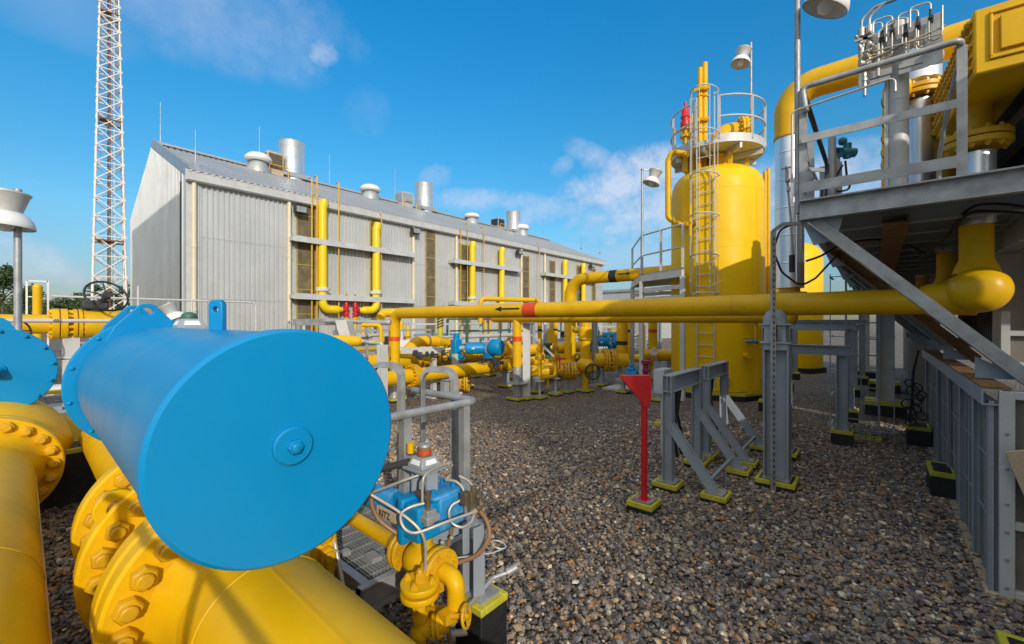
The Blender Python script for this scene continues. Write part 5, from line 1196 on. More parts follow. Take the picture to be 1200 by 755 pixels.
# walkway rail behind the viewer
t = Thing('walkway_handrail', (.4,-.9,0), 'tubular handrail standing directly behind the viewer', 'handrail')
for z in (2.08,1.62): t.part('rail', MB().tube([(-1.0,-.9,z),(2.4,-.9,z)],.024,12), GALV)
for k in range(4): t.part('post', MB().cyl((-.9+k*1.05,-.9,0),(-.9+k*1.05,-.9,2.08),.024,12), GALV)
t.part('toe_board', MB().box((-1.0,-.91,1.02),(2.4,-.9,1.14)), GALV)
# ------------------------------------------------------------------ walkway skid in the middle foreground
DZ = .50
t = Thing('grating_walkway', (-2.9,1.4,0), 'low steel walkway with open grating right of the large pipeline', 'walkway')
wx0, wx1, wy0, wy1 = -5.2, -2.25, 1.28, 2.12
m = MB(); y = wy0+.03
while y < wy1-.02: m.box((wx0,y,DZ-.03),(wx1,y+.005,DZ)); y += .024
x = wx0+.05
while x < wx1: m.box((x,wy0+.02,DZ-.012),(x+.005,wy1-.02,DZ-.002)); x += .11
t.part('grating', m, GALV)
m = MB().chan((wx1+.03,wy0-.05,DZ-.07),(wx1+.03,wy1+.05,DZ-.07),-.05,.16,.01,UZ).chan((wx0,wy0-.02,DZ-.07),(wx1+.03,wy0-.02,DZ-.07),.05,.16,.01,UZ).chan((wx0,wy1+.02,DZ-.07),(wx1+.03,wy1+.02,DZ-.07),-.05,.16,.01,UZ)
t.part('frame', m, GALV, bev=.002)
for x, y in ((-2.3,1.32),(-2.3,2.08),(-3.8,1.32),(-3.8,2.08)): t.part('leg', MB().bar((x,y,0),(x,y,DZ-.15),.07,.07), GALV)
t.part('clip', MB().cbox((-2.42,1.45,DZ+.012),(.10,.07,.03)).cbox((-2.6,1.36,DZ+.012),(.05,.06,.03)), GALV)
# bracket beam carried on the black plinth
kx, ky = -1.80, 1.80
plinth((kx-.11,ky-.11,0),(kx+.11,ky+.11,.37), 'black yellow-edged plinth under the grey channel post in the bottom centre', group='black plinths', rim=.04)
t = Thing('support_post', (kx-.03,ky,.37), 'short grey channel post bolted on the foreground plinth with an arm', 'support post')
t.part('post', MB().chan((kx-.02,ky,.38),(kx-.02,ky,.80),.09,.10,.009,UX), GREY, bev=.002)
t.part('base_plate', MB().cbox((kx+.0,ky,.379),(.16,.16,.014)), GALV)
t.part('arm', MB().chan((kx-.16,ky-.34,.74),(kx-.16,ky+.03,.74),.07,.10,.008,UZ).box((kx-.14,ky-.03,.69),(kx-.02,ky+.03,.79)), GREY, bev=.002)
m = MB()
for k in range(2): m.nut((kx-.09,ky-.16-.07*k,.74),UX,.013,.012)
t.part('bolts', m, STEEL)
# handrail and the two flat-bar portals
HZ = 1.42
hc = WZ(557,470,HZ); HYc = hc.y; HXc = hc.x
t = Thing('walkway_handrail', (HXc,HYc,DZ), 'grey tubular handrail corner standing right of the large blue end plate', 'handrail')
t.part('rail', MB().tube([(HXc-.75,HYc,HZ),(HXc,HYc,HZ),(HXc,HYc-1.05,HZ-.0)],.027,14,.05), GALV)
t.part('post', MB().angle((HXc+.01,HYc-.12,.45),(HXc+.01,HYc-.12,HZ-.02),-.05,-.05,.007,UX), GALV)
t.part('post', MB().angle((HXc+.01,HYc-.62,.45),(HXc+.01,HYc-.62,HZ-.02),-.05,-.05,.007,UX), GALV)
t.part('toe_board', MB().tube([(HXc-.7,HYc,.72),(HXc+.02,HYc+.05,.72),(HXc+.08,HYc-.15,.72)],.012,8,.08).bar((HXc-.7,HYc+.02,.72),(HXc+.02,HYc+.02,.72),.01,.09,UZ).bar((HXc+.05,HYc+.0,.72),(HXc+.05,HYc-.3,.72),.01,.09,UZ), GALV)
def portal(c, ex, wd, zt, zb, label, lean=0.):
    t = Thing('flat_bar_portal', (c.x,c.y,zb), label, 'step rail', 'flat bar portals')
    ex = Vector(ex).normalized(); ey = UZ.cross(ex); r = .07
    pts = [(-wd/2,zb),(-wd/2,zt-r)]+[(-wd/2+r-r*math.cos(q),zt-r+r*math.sin(q)) for q in np.linspace(.2,math.pi/2,6)]+[(wd/2-r+r*math.sin(q),zt-r+r*math.cos(q)) for q in np.linspace(0,math.pi/2-.2,6)]+[(wd/2,zt-r),(wd/2+lean,zb)]
    P = [Vector((c.x,c.y,0))+ex*a+UZ*b for a,b in pts]
    def strip(m, off, th, w0, w1):
        vs = []
        n = len(P)
        for i,p in enumerate(P):
            a = P[max(0,i-1)]; b = P[min(n-1,i+1)]; tg = (b-a).normalized(); nn = tg.cross(ey)
            vs += [p+nn*(off)+ey*w0, p+nn*(off+th)+ey*w0, p+nn*(off+th)+ey*w1, p+nn*(off)+ey*w1]
        fs = [(4*i+j,4*i+4+j,4*i+4+(j+1)%4,4*i+(j+1)%4) for i in range(n-1) for j in range(4)]+[(0,1,2,3),(4*n-4,4*n-1,4*n-2,4*n-3)]
        m.add(vs, fs)
    m = MB(); strip(m, 0, .007, -.028, .028); strip(m, .0, .045, .022, .029); t.part('frame', m, GALV)
    return t
pc1 = W(513,377,3.35); portal(pc1, (.85,.35,0), .25, 1.60, .5, 'inner flat steel portal rail beside the handrail corner')
pc2 = W(452,377,3.5); portal(pc2, (.85,.35,0), .25, 1.62, .5, 'flat steel portal rail half hidden behind the blue end plate', .0)
# actuated valve assembly
VX, VY, VZ = -1.99, 1.51, .63
t = Thing('control_valve', (VX,VY,0), 'small yellow control valve with worn blue actuator and looping steel tubes', 'valve')
t.part('body', MB().ball((VX,VY,VZ),.105,28,16,(1.15,1,1)).cyl((VX,VY,VZ),(VX,VY,VZ+.14),.06,20), YEL)
for xx, sgn in ((VX-.16,-1),(VX+.15,1)): t.part('flange', MB().flange((xx,VY,VZ),UX,.115,.026,0,8,.09,.014), YELD)
t.part('inlet_pipe', MB().cyl((VX-.2,VY,VZ),(-4.0,VY,VZ),.047,20).lathe((VX-.30,VY,VZ),UX,[(.047,0),(.085,.09)],20), YEL)
t.part('outlet_bend', MB().tube([(VX+.19,VY,VZ),(VX+.29,VY,VZ),(VX+.29,VY,VZ-.2),(VX+.12,VY-.04,VZ-.24)],.048,20,.09), YEL)
fx, fy = VX+.19, VY-.16
t.part('test_flange', MB().lathe((fx,fy,VZ-.05),UZ,[(0,0),(.098,0),(.1,.003),(.1,.027),(.098,.03),(0,.03)],32).lathe((fx,fy,VZ-.005),UZ,[(0,0),(.098,0),(.1,.003),(.1,.027),(.098,.03),(0,.03)],32).cyl((fx,fy,VZ-.03),(fx,fy,VZ+.01),.055,20), YEL)
m = MB()
for k in range(4): a_ = k*math.pi/2+.5; m.cyl((fx+.07*math.cos(a_),fy+.07*math.sin(a_),VZ-.09),(fx+.07*math.cos(a_),fy+.07*math.sin(a_),VZ+.055),.009,10).nut((fx+.07*math.cos(a_),fy+.07*math.sin(a_),VZ+.024),UZ,.018,.02)
m.nut((fx,fy,VZ+.024),UZ,.026,.045); t.part('studs', m, YELD)
t.part('drain_tee', MB().tube([(fx,fy,VZ-.05),(fx,fy,VZ-.24),(fx-.02,fy,.02)],.034,16).ball((fx,fy,VZ-.24),.05,18,10).cyl((fx,fy,VZ-.23),(fx+.10,fy+.10,VZ-.20),.045,16).flange((fx+.06,fy+.06,VZ-.215),(1,1,.2),.06,.012,0,4,.045,.009).cyl((fx,fy,VZ-.17),(fx,fy,VZ-.14),.042,16), YEL)
m = MB().ring((fx+.20,fy+.14,VZ-.14),(1,.5,.2),.052,.008,24,8); x_,y_,z_ = frame((1,.5,.2)); c = V(fx+.20,fy+.14,VZ-.14)
for k in range(4): m.tube([c,c+x_*.052*math.cos(k*1.57)+y_*.052*math.sin(k*1.57)],.006,6)
m.cyl(c-z_*.12,c+z_*.02,.014,12).cbox(c-z_*.11,(.06,.06,.05)); t.part('handwheel', m, YELD)
t.part('drain_pipe', MB().tube([(fx-.02,fy,.12),(fx-.55,fy-.35,.2),(-4.0,fy-.45,.2)],.062,20,.2), YEL)
# blue actuator
BZ2 = VZ+.15
t.part('actuator_stand', MB().box((VX-.06,VY-.05,BZ2),(VX+.06,VY+.05,BZ2+.03)), BLUE)
ac = t.part('actuator', MB().box((VX-.095,VY-.11,BZ2-.05),(VX-.04,VY+.13,BZ2+.21)).box((VX-.05,VY-.10,BZ2+.0),(VX+.095,VY+.14,BZ2+.195)).box((VX-.10,VY-.02,BZ2+.06),(VX-.30,VY+.12,BZ2+.16)), BLUE, bev=.015)
t.part('actuator_cover', MB().box((VX-.07,VY+.0,BZ2+.195),(VX+.10,VY+.23,BZ2+.225)).box((VX-.06,VY+.04,BZ2+.02),(VX+.11,VY+.235,BZ2+.21)), BLUEW, ac, bev=.018)
for q_ in ((.05,.19),(-.05,.19),(.05,.04)): t.part('cover_bolt', MB().cyl((VX+q_[0],VY+q_[1],BZ2+.22),(VX+q_[0],VY+q_[1],BZ2+.25),.015,10), BLUE, ac)
t.part('spring_can', MB().cyl((VX-.28,VY+.02,BZ2+.10),(VX-.52,VY-.04,BZ2+.10),.07,28), BLUEW, ac)
t.part('name_plate', MB().box((VX-.36,VY-.075,BZ2+.03),(VX-.16,VY-.062,BZ2+.085)), BEIGE, ac)
t.part('lettering', MB().text('KITZ', (VX-.33,VY-.077,BZ2+.036), UX, UZ, .055), BAND, ac)
sx = t.part('solenoid', MB().cbox((VX+.11,VY-.04,BZ2+.14),(.09,.09,.035)).cbox((VX+.11,VY-.04,BZ2+.155),(.06,.06,.06)).cyl((VX+.11,VY-.04,BZ2+.1),(VX+.11,VY-.04,BZ2+.125),.03,16), BEIGE if False else GALV, bev=.004)
t.part('fitting', MB().cyl((VX+.10,VY-.04,BZ2+.19),(VX+.10,VY-.04,BZ2+.25),.016,10).nut((VX+.10,VY-.04,BZ2+.24),UZ,.022,.03).nut((VX+.05,VY-.04,BZ2+.25),-UX,.02,.04), MANI, sx)
P3 = lambda *q: [W(*p) for p in q]
for q_ in ([(425,580,2.50),(440,576,2.49),(474,563,2.46),(505,552,2.50),(527,546,2.58)], [(425,574,2.30),(445,586,2.29),(469,601,2.27),(490,619,2.25),(498,636,2.25),(498.5,660,2.26),(498.5,682,2.27)],
 [(495,588,2.34),(495,572,2.34),(497,559,2.35),(508,550,2.42),(527,543,2.56)], [(497,590,2.31),(482,594,2.28),(471,601,2.26),(470,612,2.25),(477,622,2.24),(490,624,2.24),(520,613,2.30),(556,600,2.42)],
 [(522,562,2.54),(535,565,2.52),(543,574,2.50),(541,585,2.47),(530,592,2.44),(526,602,2.42),(530,613,2.42),(541,618,2.42),(552,612,2.42),(556,600,2.43)], [(538,558,2.56),(549,564,2.54),(556,574,2.50),(557,586,2.47)]):
    m = MB().tube(smooth(P3(*q_)),.0085,12); a_, b_ = P3(*q_)[-2:]; m.nut(b_-(b_-a_).normalized()*.02,(b_-a_),.016,.028); t.part('steel_tube', m, STEEL)
c = W(555,588,2.45); t.part('tube_manifold', MB().cbox(c,(.035,.07,.13)).cbox(c+V(-.035,-.03,.02),(.05,.045,.07)).cyl(c+V(0,0,.06),c+V(0,0,.09),.016,12).nut(c+V(.017,.01,-.03),UX,.018,.025).nut(c+V(.017,.01,.035),UX,.018,.025), MANI, bev=.004)
t.part('manifold_bracket', MB().bar(c-V(.02,0,.05),V(HXc+.0,HYc-.14,c.z-.05),.03,.012), GALV)
for q_ in ([(562,598,2.46),(571,612,2.46),(573,630,2.45),(562,648,2.44),(545,657,2.44),(524,662,2.45)], [(436,573,2.5),(436,592,2.5),(446,611,2.5),(470,628,2.5),(486,636,2.52)], [(530,612,2.56),(527,632,2.55),(520,654,2.55)],
 [(505,712,2.32),(512,730,2.32),(518,752,2.32),(522,790,2.32)], [(511,708,2.34),(520,727,2.34),(528,752,2.34),(532,790,2.34)], [(500,724,2.36),(496,740,2.36),(506,765,2.36),(512,800,2.36)]):
    t.part('conduit', MB().tube(smooth(P3(*q_)),.0125,10), BRASS)
t.part('white_hose', MB().tube([(kx+.06,ky-.3,.36),(kx+.0,ky+.1,.42),(kx+.08,ky+.22,.45)],.013,10,.05).cyl((kx+.05,ky+.17,.44),(kx+.08,ky+.23,.46),.024,12), GALV)
t.part('earth_wire', MB().ring((kx+.02,ky+.13,.62),(.2,.2,1),.045,.004,28,6).tube([(kx-.02,ky-.2,.66),(kx+.03,ky+.06,.6),(kx+.05,ky+.15,.6)],.004,6,.05), PALE)
sb = switch_box((VX-.06,VY+.06,BZ2+.36), 'grey switch box with orange indicator above the small worn blue actuator', .82)
q = sb.loc
sb.part('indicator', MB().lathe(q+V(0,0,.06),UZ,[(.04,0),(.042,.005),(.042,.05),(.036,.058),(0,.058)],24), RUST); sb.part('indicator_band', MB().lathe(q+V(0,0,.075),UZ,[(.043,0),(.0432,.022)],12), ORED)
sb.part('indicator_cap', MB().lathe(q+V(0,0,.118),UZ,[(.038,0),(.034,.012),(0,.014)],24), GALV)
sb.part('yellow_plug', MB().cyl(q+V(-.11,-.02,.06),q+V(-.11,-.02,.12),.022,12), YEL)
sb.part('bracket', MB().box(q+V(-.075,-.04,-.16),q+V(-.06,.04,-.002)).box(q+V(.06,-.04,-.16),q+V(.075,.04,-.002)).box(q+V(-.10,-.085,-.014),q+V(.10,.085,-.001)), GREY)
sb.part('cable_gland', MB().cyl(q+V(-.08,-.05,.02),q+V(-.22,-.14,-.03),.022,12).tube([q+V(-.2,-.12,-.02),q+V(-.3,-.2,-.08),q+V(-.36,-.22,-.2)],.016,8,.05), DARK)
# steel tube rail on the walkway side
solo('grab_tube', MB().tube([(-3.2,1.2,.72),(-2.42,1.2,.72),(-2.3,1.2,.46),(-2.24,1.3,.43)],.013,10,.06), STEEL, 'thin steel tube bent down over the grating edge', 'tube')
solo('drain_tube', MB().tube([(-2.3,1.05,.1),(-1.9,1.62,.18),(-1.72,1.8,.2)],.02,10), PALE, 'pale tube running low beneath the control valve', 'tube')
# ------------------------------------------------------------------ pipework between the yard and the hall
def header(X, y0, y1, z, r, label, fl=()):
    t = Thing('ground_header', (X,(y0+y1)/2,0), label, 'pipe header', 'low yellow headers')
    t.part('pipe', MB().cyl((X,y0,z),(X,y1,z),r,32), YEL)
    for y in fl: t.part('flange', MB().flange((X,y,z),UY,r*1.65,.07,0,16,r*1.4,.03), YELD)
    y = y0+.8
    while y < y1:
        s = t.part('support', MB().bar((X,y,.1),(X,y,z-r),.16,.16).cbox((X,y,z-r-.02),(.3,.2,.04)), GREY); pad(t, X, y, .17, .09); y += 2.4
    return t
ya = WX(484,440,-8.6).y
header(-8.6, ya-2.2, 15.5, .68, .17, 'low yellow header with bolted end flange behind the banded riser', (ya,ya+3.6,ya+5.2))
t_ = header(-9.5, ya-3, 16, .98, .20, 'larger yellow header lying just behind the low flanged one', (ya+4.4,))
header(-10.8, ya-3, 18, .75, .18, 'third yellow header nearest the hall side', (ya+2,ya+6))
# second run of headers to the right
def hrun(pa, pb, d, z, r, label, flp=(), cat='pipe'):
    a, b = W(pa,377,d), W(pb,377,d); a.z = b.z = z
    t = Thing('ground_pipe', ((a.x+b.x)/2,(a.y+b.y)/2,0), label, cat, 'low yellow cross pipes'); dv = (b-a).normalized()
    t.part('pipe', MB().cyl(a,b,r,28), YEL)
    for f in flp: t.part('flange', MB().flange(a+(b-a)*f, dv, r*1.6, .06, 0, 14, r*1.35, .028), YELD)
    for f in (.2,.8): p = a+(b-a)*f; t.part('support', MB().bar((p.x,p.y,.09),(p.x,p.y,z-r),.12,.12), GREY); pad(t, p.x, p.y, .16, .08)
    return t
hrun(616,676,11.9,.62,.155,'low yellow cross pipe joining the two thin instrument risers',(.8,.92))
hrun(697,735,13.2,.80,.22,'fat flanged yellow pipe below the blue valve pair',(.35,.55))
hrun(752,792,14.5,.85,.2,'low yellow pipe left of the tank foot',(.3,))
hrun(640,700,15.5,1.05,.16,'low yellow pipe in the second row behind the instrument risers',(.5,))
hrun(540,620,15.2,.9,.18,'low yellow pipe in the second row behind the first blue valve',(.3,.7))
# vertical risers
def riser(px, ytop, d, zb, r, label, bands=(), bend=None, stand=None):
    c = W(px,377,d); zt = W(px,ytop,d).z
    t = Thing('yard_riser', (c.x,c.y,0), label, 'pipe', 'yellow yard risers')
    pts = [(c.x,c.y,zt),(c.x,c.y,zb)]
    if bend: pts.append((c.x+bend[0],c.y+bend[1],zb))
    t.part('pipe', MB().tube(pts, r, 28, r*1.6), YEL)
    for y, m in bands: z = W(px,y,d).z; t.part('colour_band', MB().cyl((c.x,c.y,z-.06),(c.x,c.y,z+.06),r+.004,28), m)
    if stand: t.part('stand_pipe', MB().cyl((c.x,c.y,.08),(c.x,c.y,zb),r*.8,20), SILV); pad(t, c.x, c.y, .16, .08)
    return t
riser(729,360,13.3,.85,.17,'yellow riser with black band bending into the fat flanged pipe',((402,BAND),),(-.9,.3),True)
riser(765,365,14.6,.3,.15,'yellow riser with red band left of the tank',((388,ORED),))
riser(738,372,17.5,.5,.16,'distant yellow riser with black band behind the blue valve pair',((388,BAND),),(.9,.2))
riser(752,378,19,.4,.14,'farthest yellow riser seen just left of the tank')
riser(644,385,17,.4,.2,'yellow riser standing behind the instrument risers')
# thin instrument risers with U link
for i,(px,py) in enumerate(((632.5,464),(651,460))):
    c = WZ(px,py,.08)
    t = Thing('instrument_riser', (c.x,c.y,0), ['left thin flanged yellow riser on a small yellow footing','right thin flanged yellow riser on a small yellow footing'][i], 'pipe', 'thin instrument risers')
    t.part('pipe', MB().cyl((c.x,c.y,.75),(c.x,c.y,2.05),.055,16), YEL)
    t.part('flange', MB().flange((c.x,c.y,1.08),UZ,.13,.04,0,8,.10,.018).flange((c.x,c.y,1.3),UZ,.09,.03,0,6,.07,.015), YELD)
    t.part('stand_pipe', MB().cyl((c.x,c.y,.08),(c.x,c.y,.75),.03,12).lathe((c.x,c.y,.45),UZ,[(.03,0),(.13,0),(.13,.02),(.03,.02)],16), PALE); pad(t, c.x, c.y, .15, .08)
    t.part('colour_band', MB().cyl((c.x,c.y,1.75),(c.x,c.y,1.81),.058,16), BAND)
a, b = WZ(632.5,464,.08), WZ(651,460,.08)
solo('link_pipe', MB().tube([(a.x,a.y,.9),(a.x,a.y,.52),(b.x,b.y,.52),(b.x,b.y,.9)],.05,14,.12).cyl(((a.x+b.x)/2,(a.y+b.y)/2,.5),((a.x+b.x)/2,(a.y+b.y)/2,.25),.03,10), YEL, 'yellow U shaped link between the two thin risers', 'pipe')
c = W(642,412,11.5); solo('green_valve', MB().cyl(c+V(0,0,-.2),c+V(0,0,.15),.07,16).ball(c,.11,16,10).lathe(c+V(0,0,.15),UZ,[(.05,0),(.13,.02),(.13,.08),(0,.1)],16), GREEN, 'small dull green valve between the two thin risers', 'valve')
c = W(656,420,11.4); solo('red_handwheel', MB().ring(c,UZ,.13,.015,28,8).bar(c-UX*.13,c+UX*.13,.02,.02).bar(c-UY*.13,c+UY*.13,.02,.02).cyl(c-V(0,0,.3),c,.02,8), RED, 'small red handwheel beside the right thin riser', 'handwheel')
# valve drop with black handwheel
c = W(686,377,12.1); x, y = c.x, c.y
t = Thing('drop_valve', (x,y,0), 'upright yellow valve drop with a black handwheel near the ground', 'valve')
t.part('pipe', MB().cyl((x,y,.8),(x,y,2.1),.14,28).lathe((x,y,1.45),UZ,[(.14,0),(.19,.05),(.19,.35),(.14,.4)],28), YEL)
t.part('body', MB().ball((x,y,.75),.24,28,16).cyl((x,y,.75),(x+.3,y-.15,.72),.16,24).cyl((x,y,.08),(x,y,.6),.1,16), YEL); pad(t, x, y, .18, .08)
wc = V(x+.38,y-.25,.62); ax = V(.6,-.7,.1); m = MB().ring(wc,ax,.20,.022,30,8); x_,y_,z_ = frame(ax)
for k in range(4): m.tube([wc,wc+x_*.2*math.cos(k*1.57)+y_*.2*math.sin(k*1.57)],.013,6)
m.cyl(wc-z_*.25,wc,.03,10); t.part('handwheel', m, BAND)
t.part('side_link', MB().tube([(x,y,1.75),(x-.35,y+.1,1.75),(x-.55,y+.3,1.75)],.09,16,.1), YEL)
# posts
for i,(px,yt,yb,w_) in enumerate(((697,378,452,.14),(624,378,440,.16),(639,380,438,.12),(773,378,430,.14),(795-25,372,432,.10),(716,372,415,.08),(756,380,420,.1))):
    c = WZ(px,yb,.0); zt = W(px,yt,(H)*F/(yb-CY)).z
    solo('steel_post', MB().ibeam((c.x,c.y,0),(c.x,c.y,zt),w_,w_,.012,UX).cbox((c.x,c.y,.02),(w_*2,w_*2,.04)), GREY, ['grey post right of the black handwheel valve drop','grey post left of the thin instrument risers','grey post between the two thin instrument risers','grey post at the left edge of the tank','slim grey post beside the tank leg','slim grey post behind the blue valve pair','grey post in front of the red banded riser'][i], 'post', 'grey yard posts')
# elbowed branch with reducer
a = W(474,415,11.3); b = W(489,400,11.6); c = W(512,400,12.1); d_ = W(526,402,12.4); e_ = W(526,432,12.4)
t = Thing('branch_pipe', tuple(a), 'curved yellow branch pipe with grey band narrowing to a small valve', 'pipe')
t.part('pipe', MB().tube([a+V(-.3,-.5,-.45), a, b, c],.15,28,.35), YEL)
t.part('reducer', MB().tube([c, c+(d_-c)*.35, d_],lambda f:.17-.1*f,24), YEL)
t.part('colour_band', MB().cyl(b+(c-b)*.45,b+(c-b)*.56,.156,28), BRASS)
t.part('drop_valve', MB().tube([d_-V(.1,0,0),d_+V(.12,.05,0),d_+V(.14,.06,-.2),e_+V(.14,.06,0)],.085,20,.12).flange(d_-V(.05,.02,0),(d_-c),.15,.04,0,8,.12,.02).ball(d_+V(.14,.06,-.35),.14,20,12).flange(e_+V(.14,.06,.2),UZ,.15,.04,0,8,.12,.02), YELD)
for px, py in ((509,419),(521.5,420)):
    w_ = W(px,py,11.6); solo('small_handwheel', MB().ring(w_,V(.5,-.8,.1),.1,.014,28,8).cyl(w_,w_+V(-.1,.25,0),.015,8), BAND, 'small black ring handwheel left of the blue actuator' if px < 515 else 'small black ring handwheel just under the curved branch', 'handwheel')
# blue yard actuators
def yard_actuator(px, py, d, label, flip=1, s=1.):
    c = W(px,py,d); u = V(CT,ST,0)*flip; f = V(-ST,CT,0); 
    t = Thing('yard_actuator', tuple(c), label, 'valve actuator', 'blue yard actuators')
    t.part('gearbox', MB().cbox(c-u*.48*s,(.2*s,.26*s,.5*s)).cyl(c-u*.48*s-UZ*.85*s,c-u*.48*s+UZ*.42*s,.09*s,20).cbox(c-u*.48*s-UZ*.28*s,(.34*s,.34*s,.12*s)), BLUE, bev=.02)
    t.part('cylinder', MB().lathe(c-u*.22*s,u,[(0,0),(.14*s,0),(.165*s,.03*s),(.165*s,.5*s),(.14*s,.54*s),(0,.54*s)],32), BLUE)
    t.part('coupling', MB().cyl(c-u*.4*s,c+u*.5*s,.06*s,16).cbox(c+u*.4*s,(.12*s,.16*s,.34*s)), GREY)
    t.part('spring_can', MB().lathe(c+u*.50*s+UZ*.02*s,(u-f*.5),[(0,0),(.21*s,0),(.23*s,.03*s),(.23*s,.28*s),(.2*s,.32*s),(0,.32*s)],36), BLUE)
    t.part('bracket', MB().cbox(c+u*.42*s-UZ*.2*s,(.2*s,.2*s,.16*s)), BLUE)
    m = MB().cbox(c+u*.6*s-UZ*.38*s,(.22*s,.2*s,.14*s)).cyl(c+u*.5*s-UZ*.38*s,c+u*.85*s-UZ*.42*s,.05*s,12).cbox(c+u*.62*s-UZ*.5*s,(.12*s,.12*s,.14*s)); t.part('control_block', m, DARK, bev=.01)
    t.part('name_plate', MB().cbox(c-f*.165*s,(.06*s,.05*s,.05*s)), LABEL)
    m = MB()
    for k in range(3): m.tube([c+u*(.1+.08*k)*s-UZ*.15*s, c+u*(.12+.09*k)*s-UZ*.42*s-f*.1, c+u*(.3+.06*k)*s-UZ*.38*s],.012,8,.06)
    m.ring(c-u*.33*s-UZ*.18*s-f*.15,f,.1*s,.012,24,6); t.part('hose', m, RUBR)
    t.part('valve_body', MB().ball(c-u*.48*s-UZ*.95*s,.26*s,24,12).flange(c-u*.2*s-UZ*.95*s,u,.28*s,.05,0,12,.23*s,.025).flange(c-u*.75*s-UZ*.95*s,u,.28*s,.05,0,12,.23*s,.025), YELD)
    t.part('stand', MB().bar(V((c-u*.48*s).x,(c-u*.48*s).y,0),V((c-u*.48*s).x,(c-u*.48*s).y,c.z-1.1*s),.1,.1), GREY)
yard_actuator(555,408,11.9,'blue yard actuator with twin drums behind the low yellow headers')
yard_actuator(704,401,13.6,'front one of two blue yard actuators right of the black banded pipe',1,.85)
yard_actuator(712,394,15.6,'rear one of two blue yard actuators right of the black banded pipe',1,.85)
c = WZ(742,462,.0)
t = Thing('injection_skid', (c.x,c.y,0), 'low blue grey pump skid with a magenta vessel beside the marker post head', 'pump skid')
t.part('frame', MB().cbox(c+V(0,0,.38),(.8,.5,.08)), TRIMB)
for sx_ in (-.3,.3): t.part('leg', MB().bar(c+V(sx_,0,.08),c+V(sx_,0,.36),.1,.1), PALE); pad(t, c.x+sx_, c.y, .15, .08)
t.part('pump', MB().cyl(c+V(-.2,0,.55),c+V(.12,0,.55),.12,20).cbox(c+V(-.05,0,.55),(.2,.2,.34)).cyl(c+V(-.05,0,.7),c+V(-.05,0,.82),.06,14), BLUE, bev=.02)
t.part('vessel', MB().lathe(c+V(.30,.12,.42),UZ,[(.06,0),(.06,.2),(.12,.22),(.12,.28),(.08,.3),(.08,.42),(.13,.44),(.13,.52),(0,.53)],24), MAG)
c = WZ(769,470,0)
t = Thing('instrument_stand', (c.x,c.y,0), 'slim grey stand with a round gauge beside the grey cabinet', 'instrument stand')
t.part('post', MB().prism([(-.17,.08),(.17,.08),(.06,.35),(.055,1.0),(-.055,1.0),(-.06,.35)],(c.x,c.y,0),V(CT,ST,0),UZ,.07), GREY); pad(t, c.x, c.y, .16, .08)
g_ = W(766,413,c.dot(V(-ST,CT,0))-.1); t.part('gauge', MB().cyl(g_, g_+V(-ST,CT,0)*.06, .085, 24).ring(g_,V(-ST,CT,0),.08,.012,24,6), PALE)
t.part('arm', MB().bar(g_+V(0,0,-.05), V(c.x,c.y,1.0), .04,.04), GREY)
c = W(777,446,6.4); solo('grey_cabinet', MB().cbox((c.x,c.y,c.z),(.16,.34,.36)).bar((c.x,c.y,0),(c.x,c.y,c.z-.18),.06,.06), PALE, 'grey cabinet on a post behind the nearer guide frame', 'cabinet', bev=.01)
# pipe gallery in front of the hall: frames, rails, trays
def gallery(px, d, wd, ht, label, kind=0):
    c = W(px,377,d); x, y = c.x, c.y
    t = Thing('skid_frame', (x,y,0), label, 'skid frame', 'steel skid frames before the hall')
    mt = [PALE, GREY, GREEN][kind]
    for a in (-.6,.6):
        for b in (-wd/2, wd/2): t.part('post', MB().bar((x+a,y+b,0),(x+a,y+b,ht),.08,.08), mt)
    m = MB()
    for z in (.5,1.0,ht-.5,ht):
        for a in (-.6,.6): m.bar((x+a,y-wd/2,z),(x+a,y+wd/2,z),.06,.06)
    for b in (-wd/2,0,wd/2):
        m.bar((x-.6,y+b,ht),(x+.6,y+b,ht),.06,.06); m.bar((x+.6,y+b,.5),(x+.6,y+b,ht),.035,.035)
    t.part('rails', m, mt)
    rnd = random.Random(int(px*7)); 
    for k in range(4):
        z = rnd.uniform(.4,1.5); r_ = rnd.uniform(.04,.10); a = rnd.uniform(-.5,.5)
        t.part('pipe', MB().tube([(x+a,y-wd/2-.2,z),(x+a,y+wd*.3,z),(x+a,y+wd*.3,z+rnd.choice((-.4,.7)))],r_,14,r_*2), [YEL,PALE,YEL,SILV][k])
    for k in range(3):
        b = rnd.uniform(-wd/2,wd/2); t.part('device', MB().cbox((x+.45,y+b,rnd.uniform(.6,1.4)),(.22,.3,.34)).cyl((x+.5,y+b+.3,.7),(x+.5,y+b+.3,1.1),.08,14), [PALE,DARK,CONC][k], bev=.01)
    return t
gl = ['white skid frame behind the red relief valves','grey skid frame left of the curved branch pipe','white skid frame behind the blue yard actuator','green railed skid frame behind the second overhead pipe foot','grey skid frame behind the thin instrument risers','white skid frame beyond the blue valve pair','grey skid frame far right by the tank']
for i,(px,d,wd,ht,k) in enumerate(((400,15.5,3.2,2.0,0),(452,14.5,3.,1.7,1),(515,17.5,3.6,1.9,0),(575,19,4.,2.1,2),(640,22,4.5,2.0,1),(700,25,5,2.2,0),(745,27,5,2.,1))): gallery(px,d,wd,ht,gl[i],k)
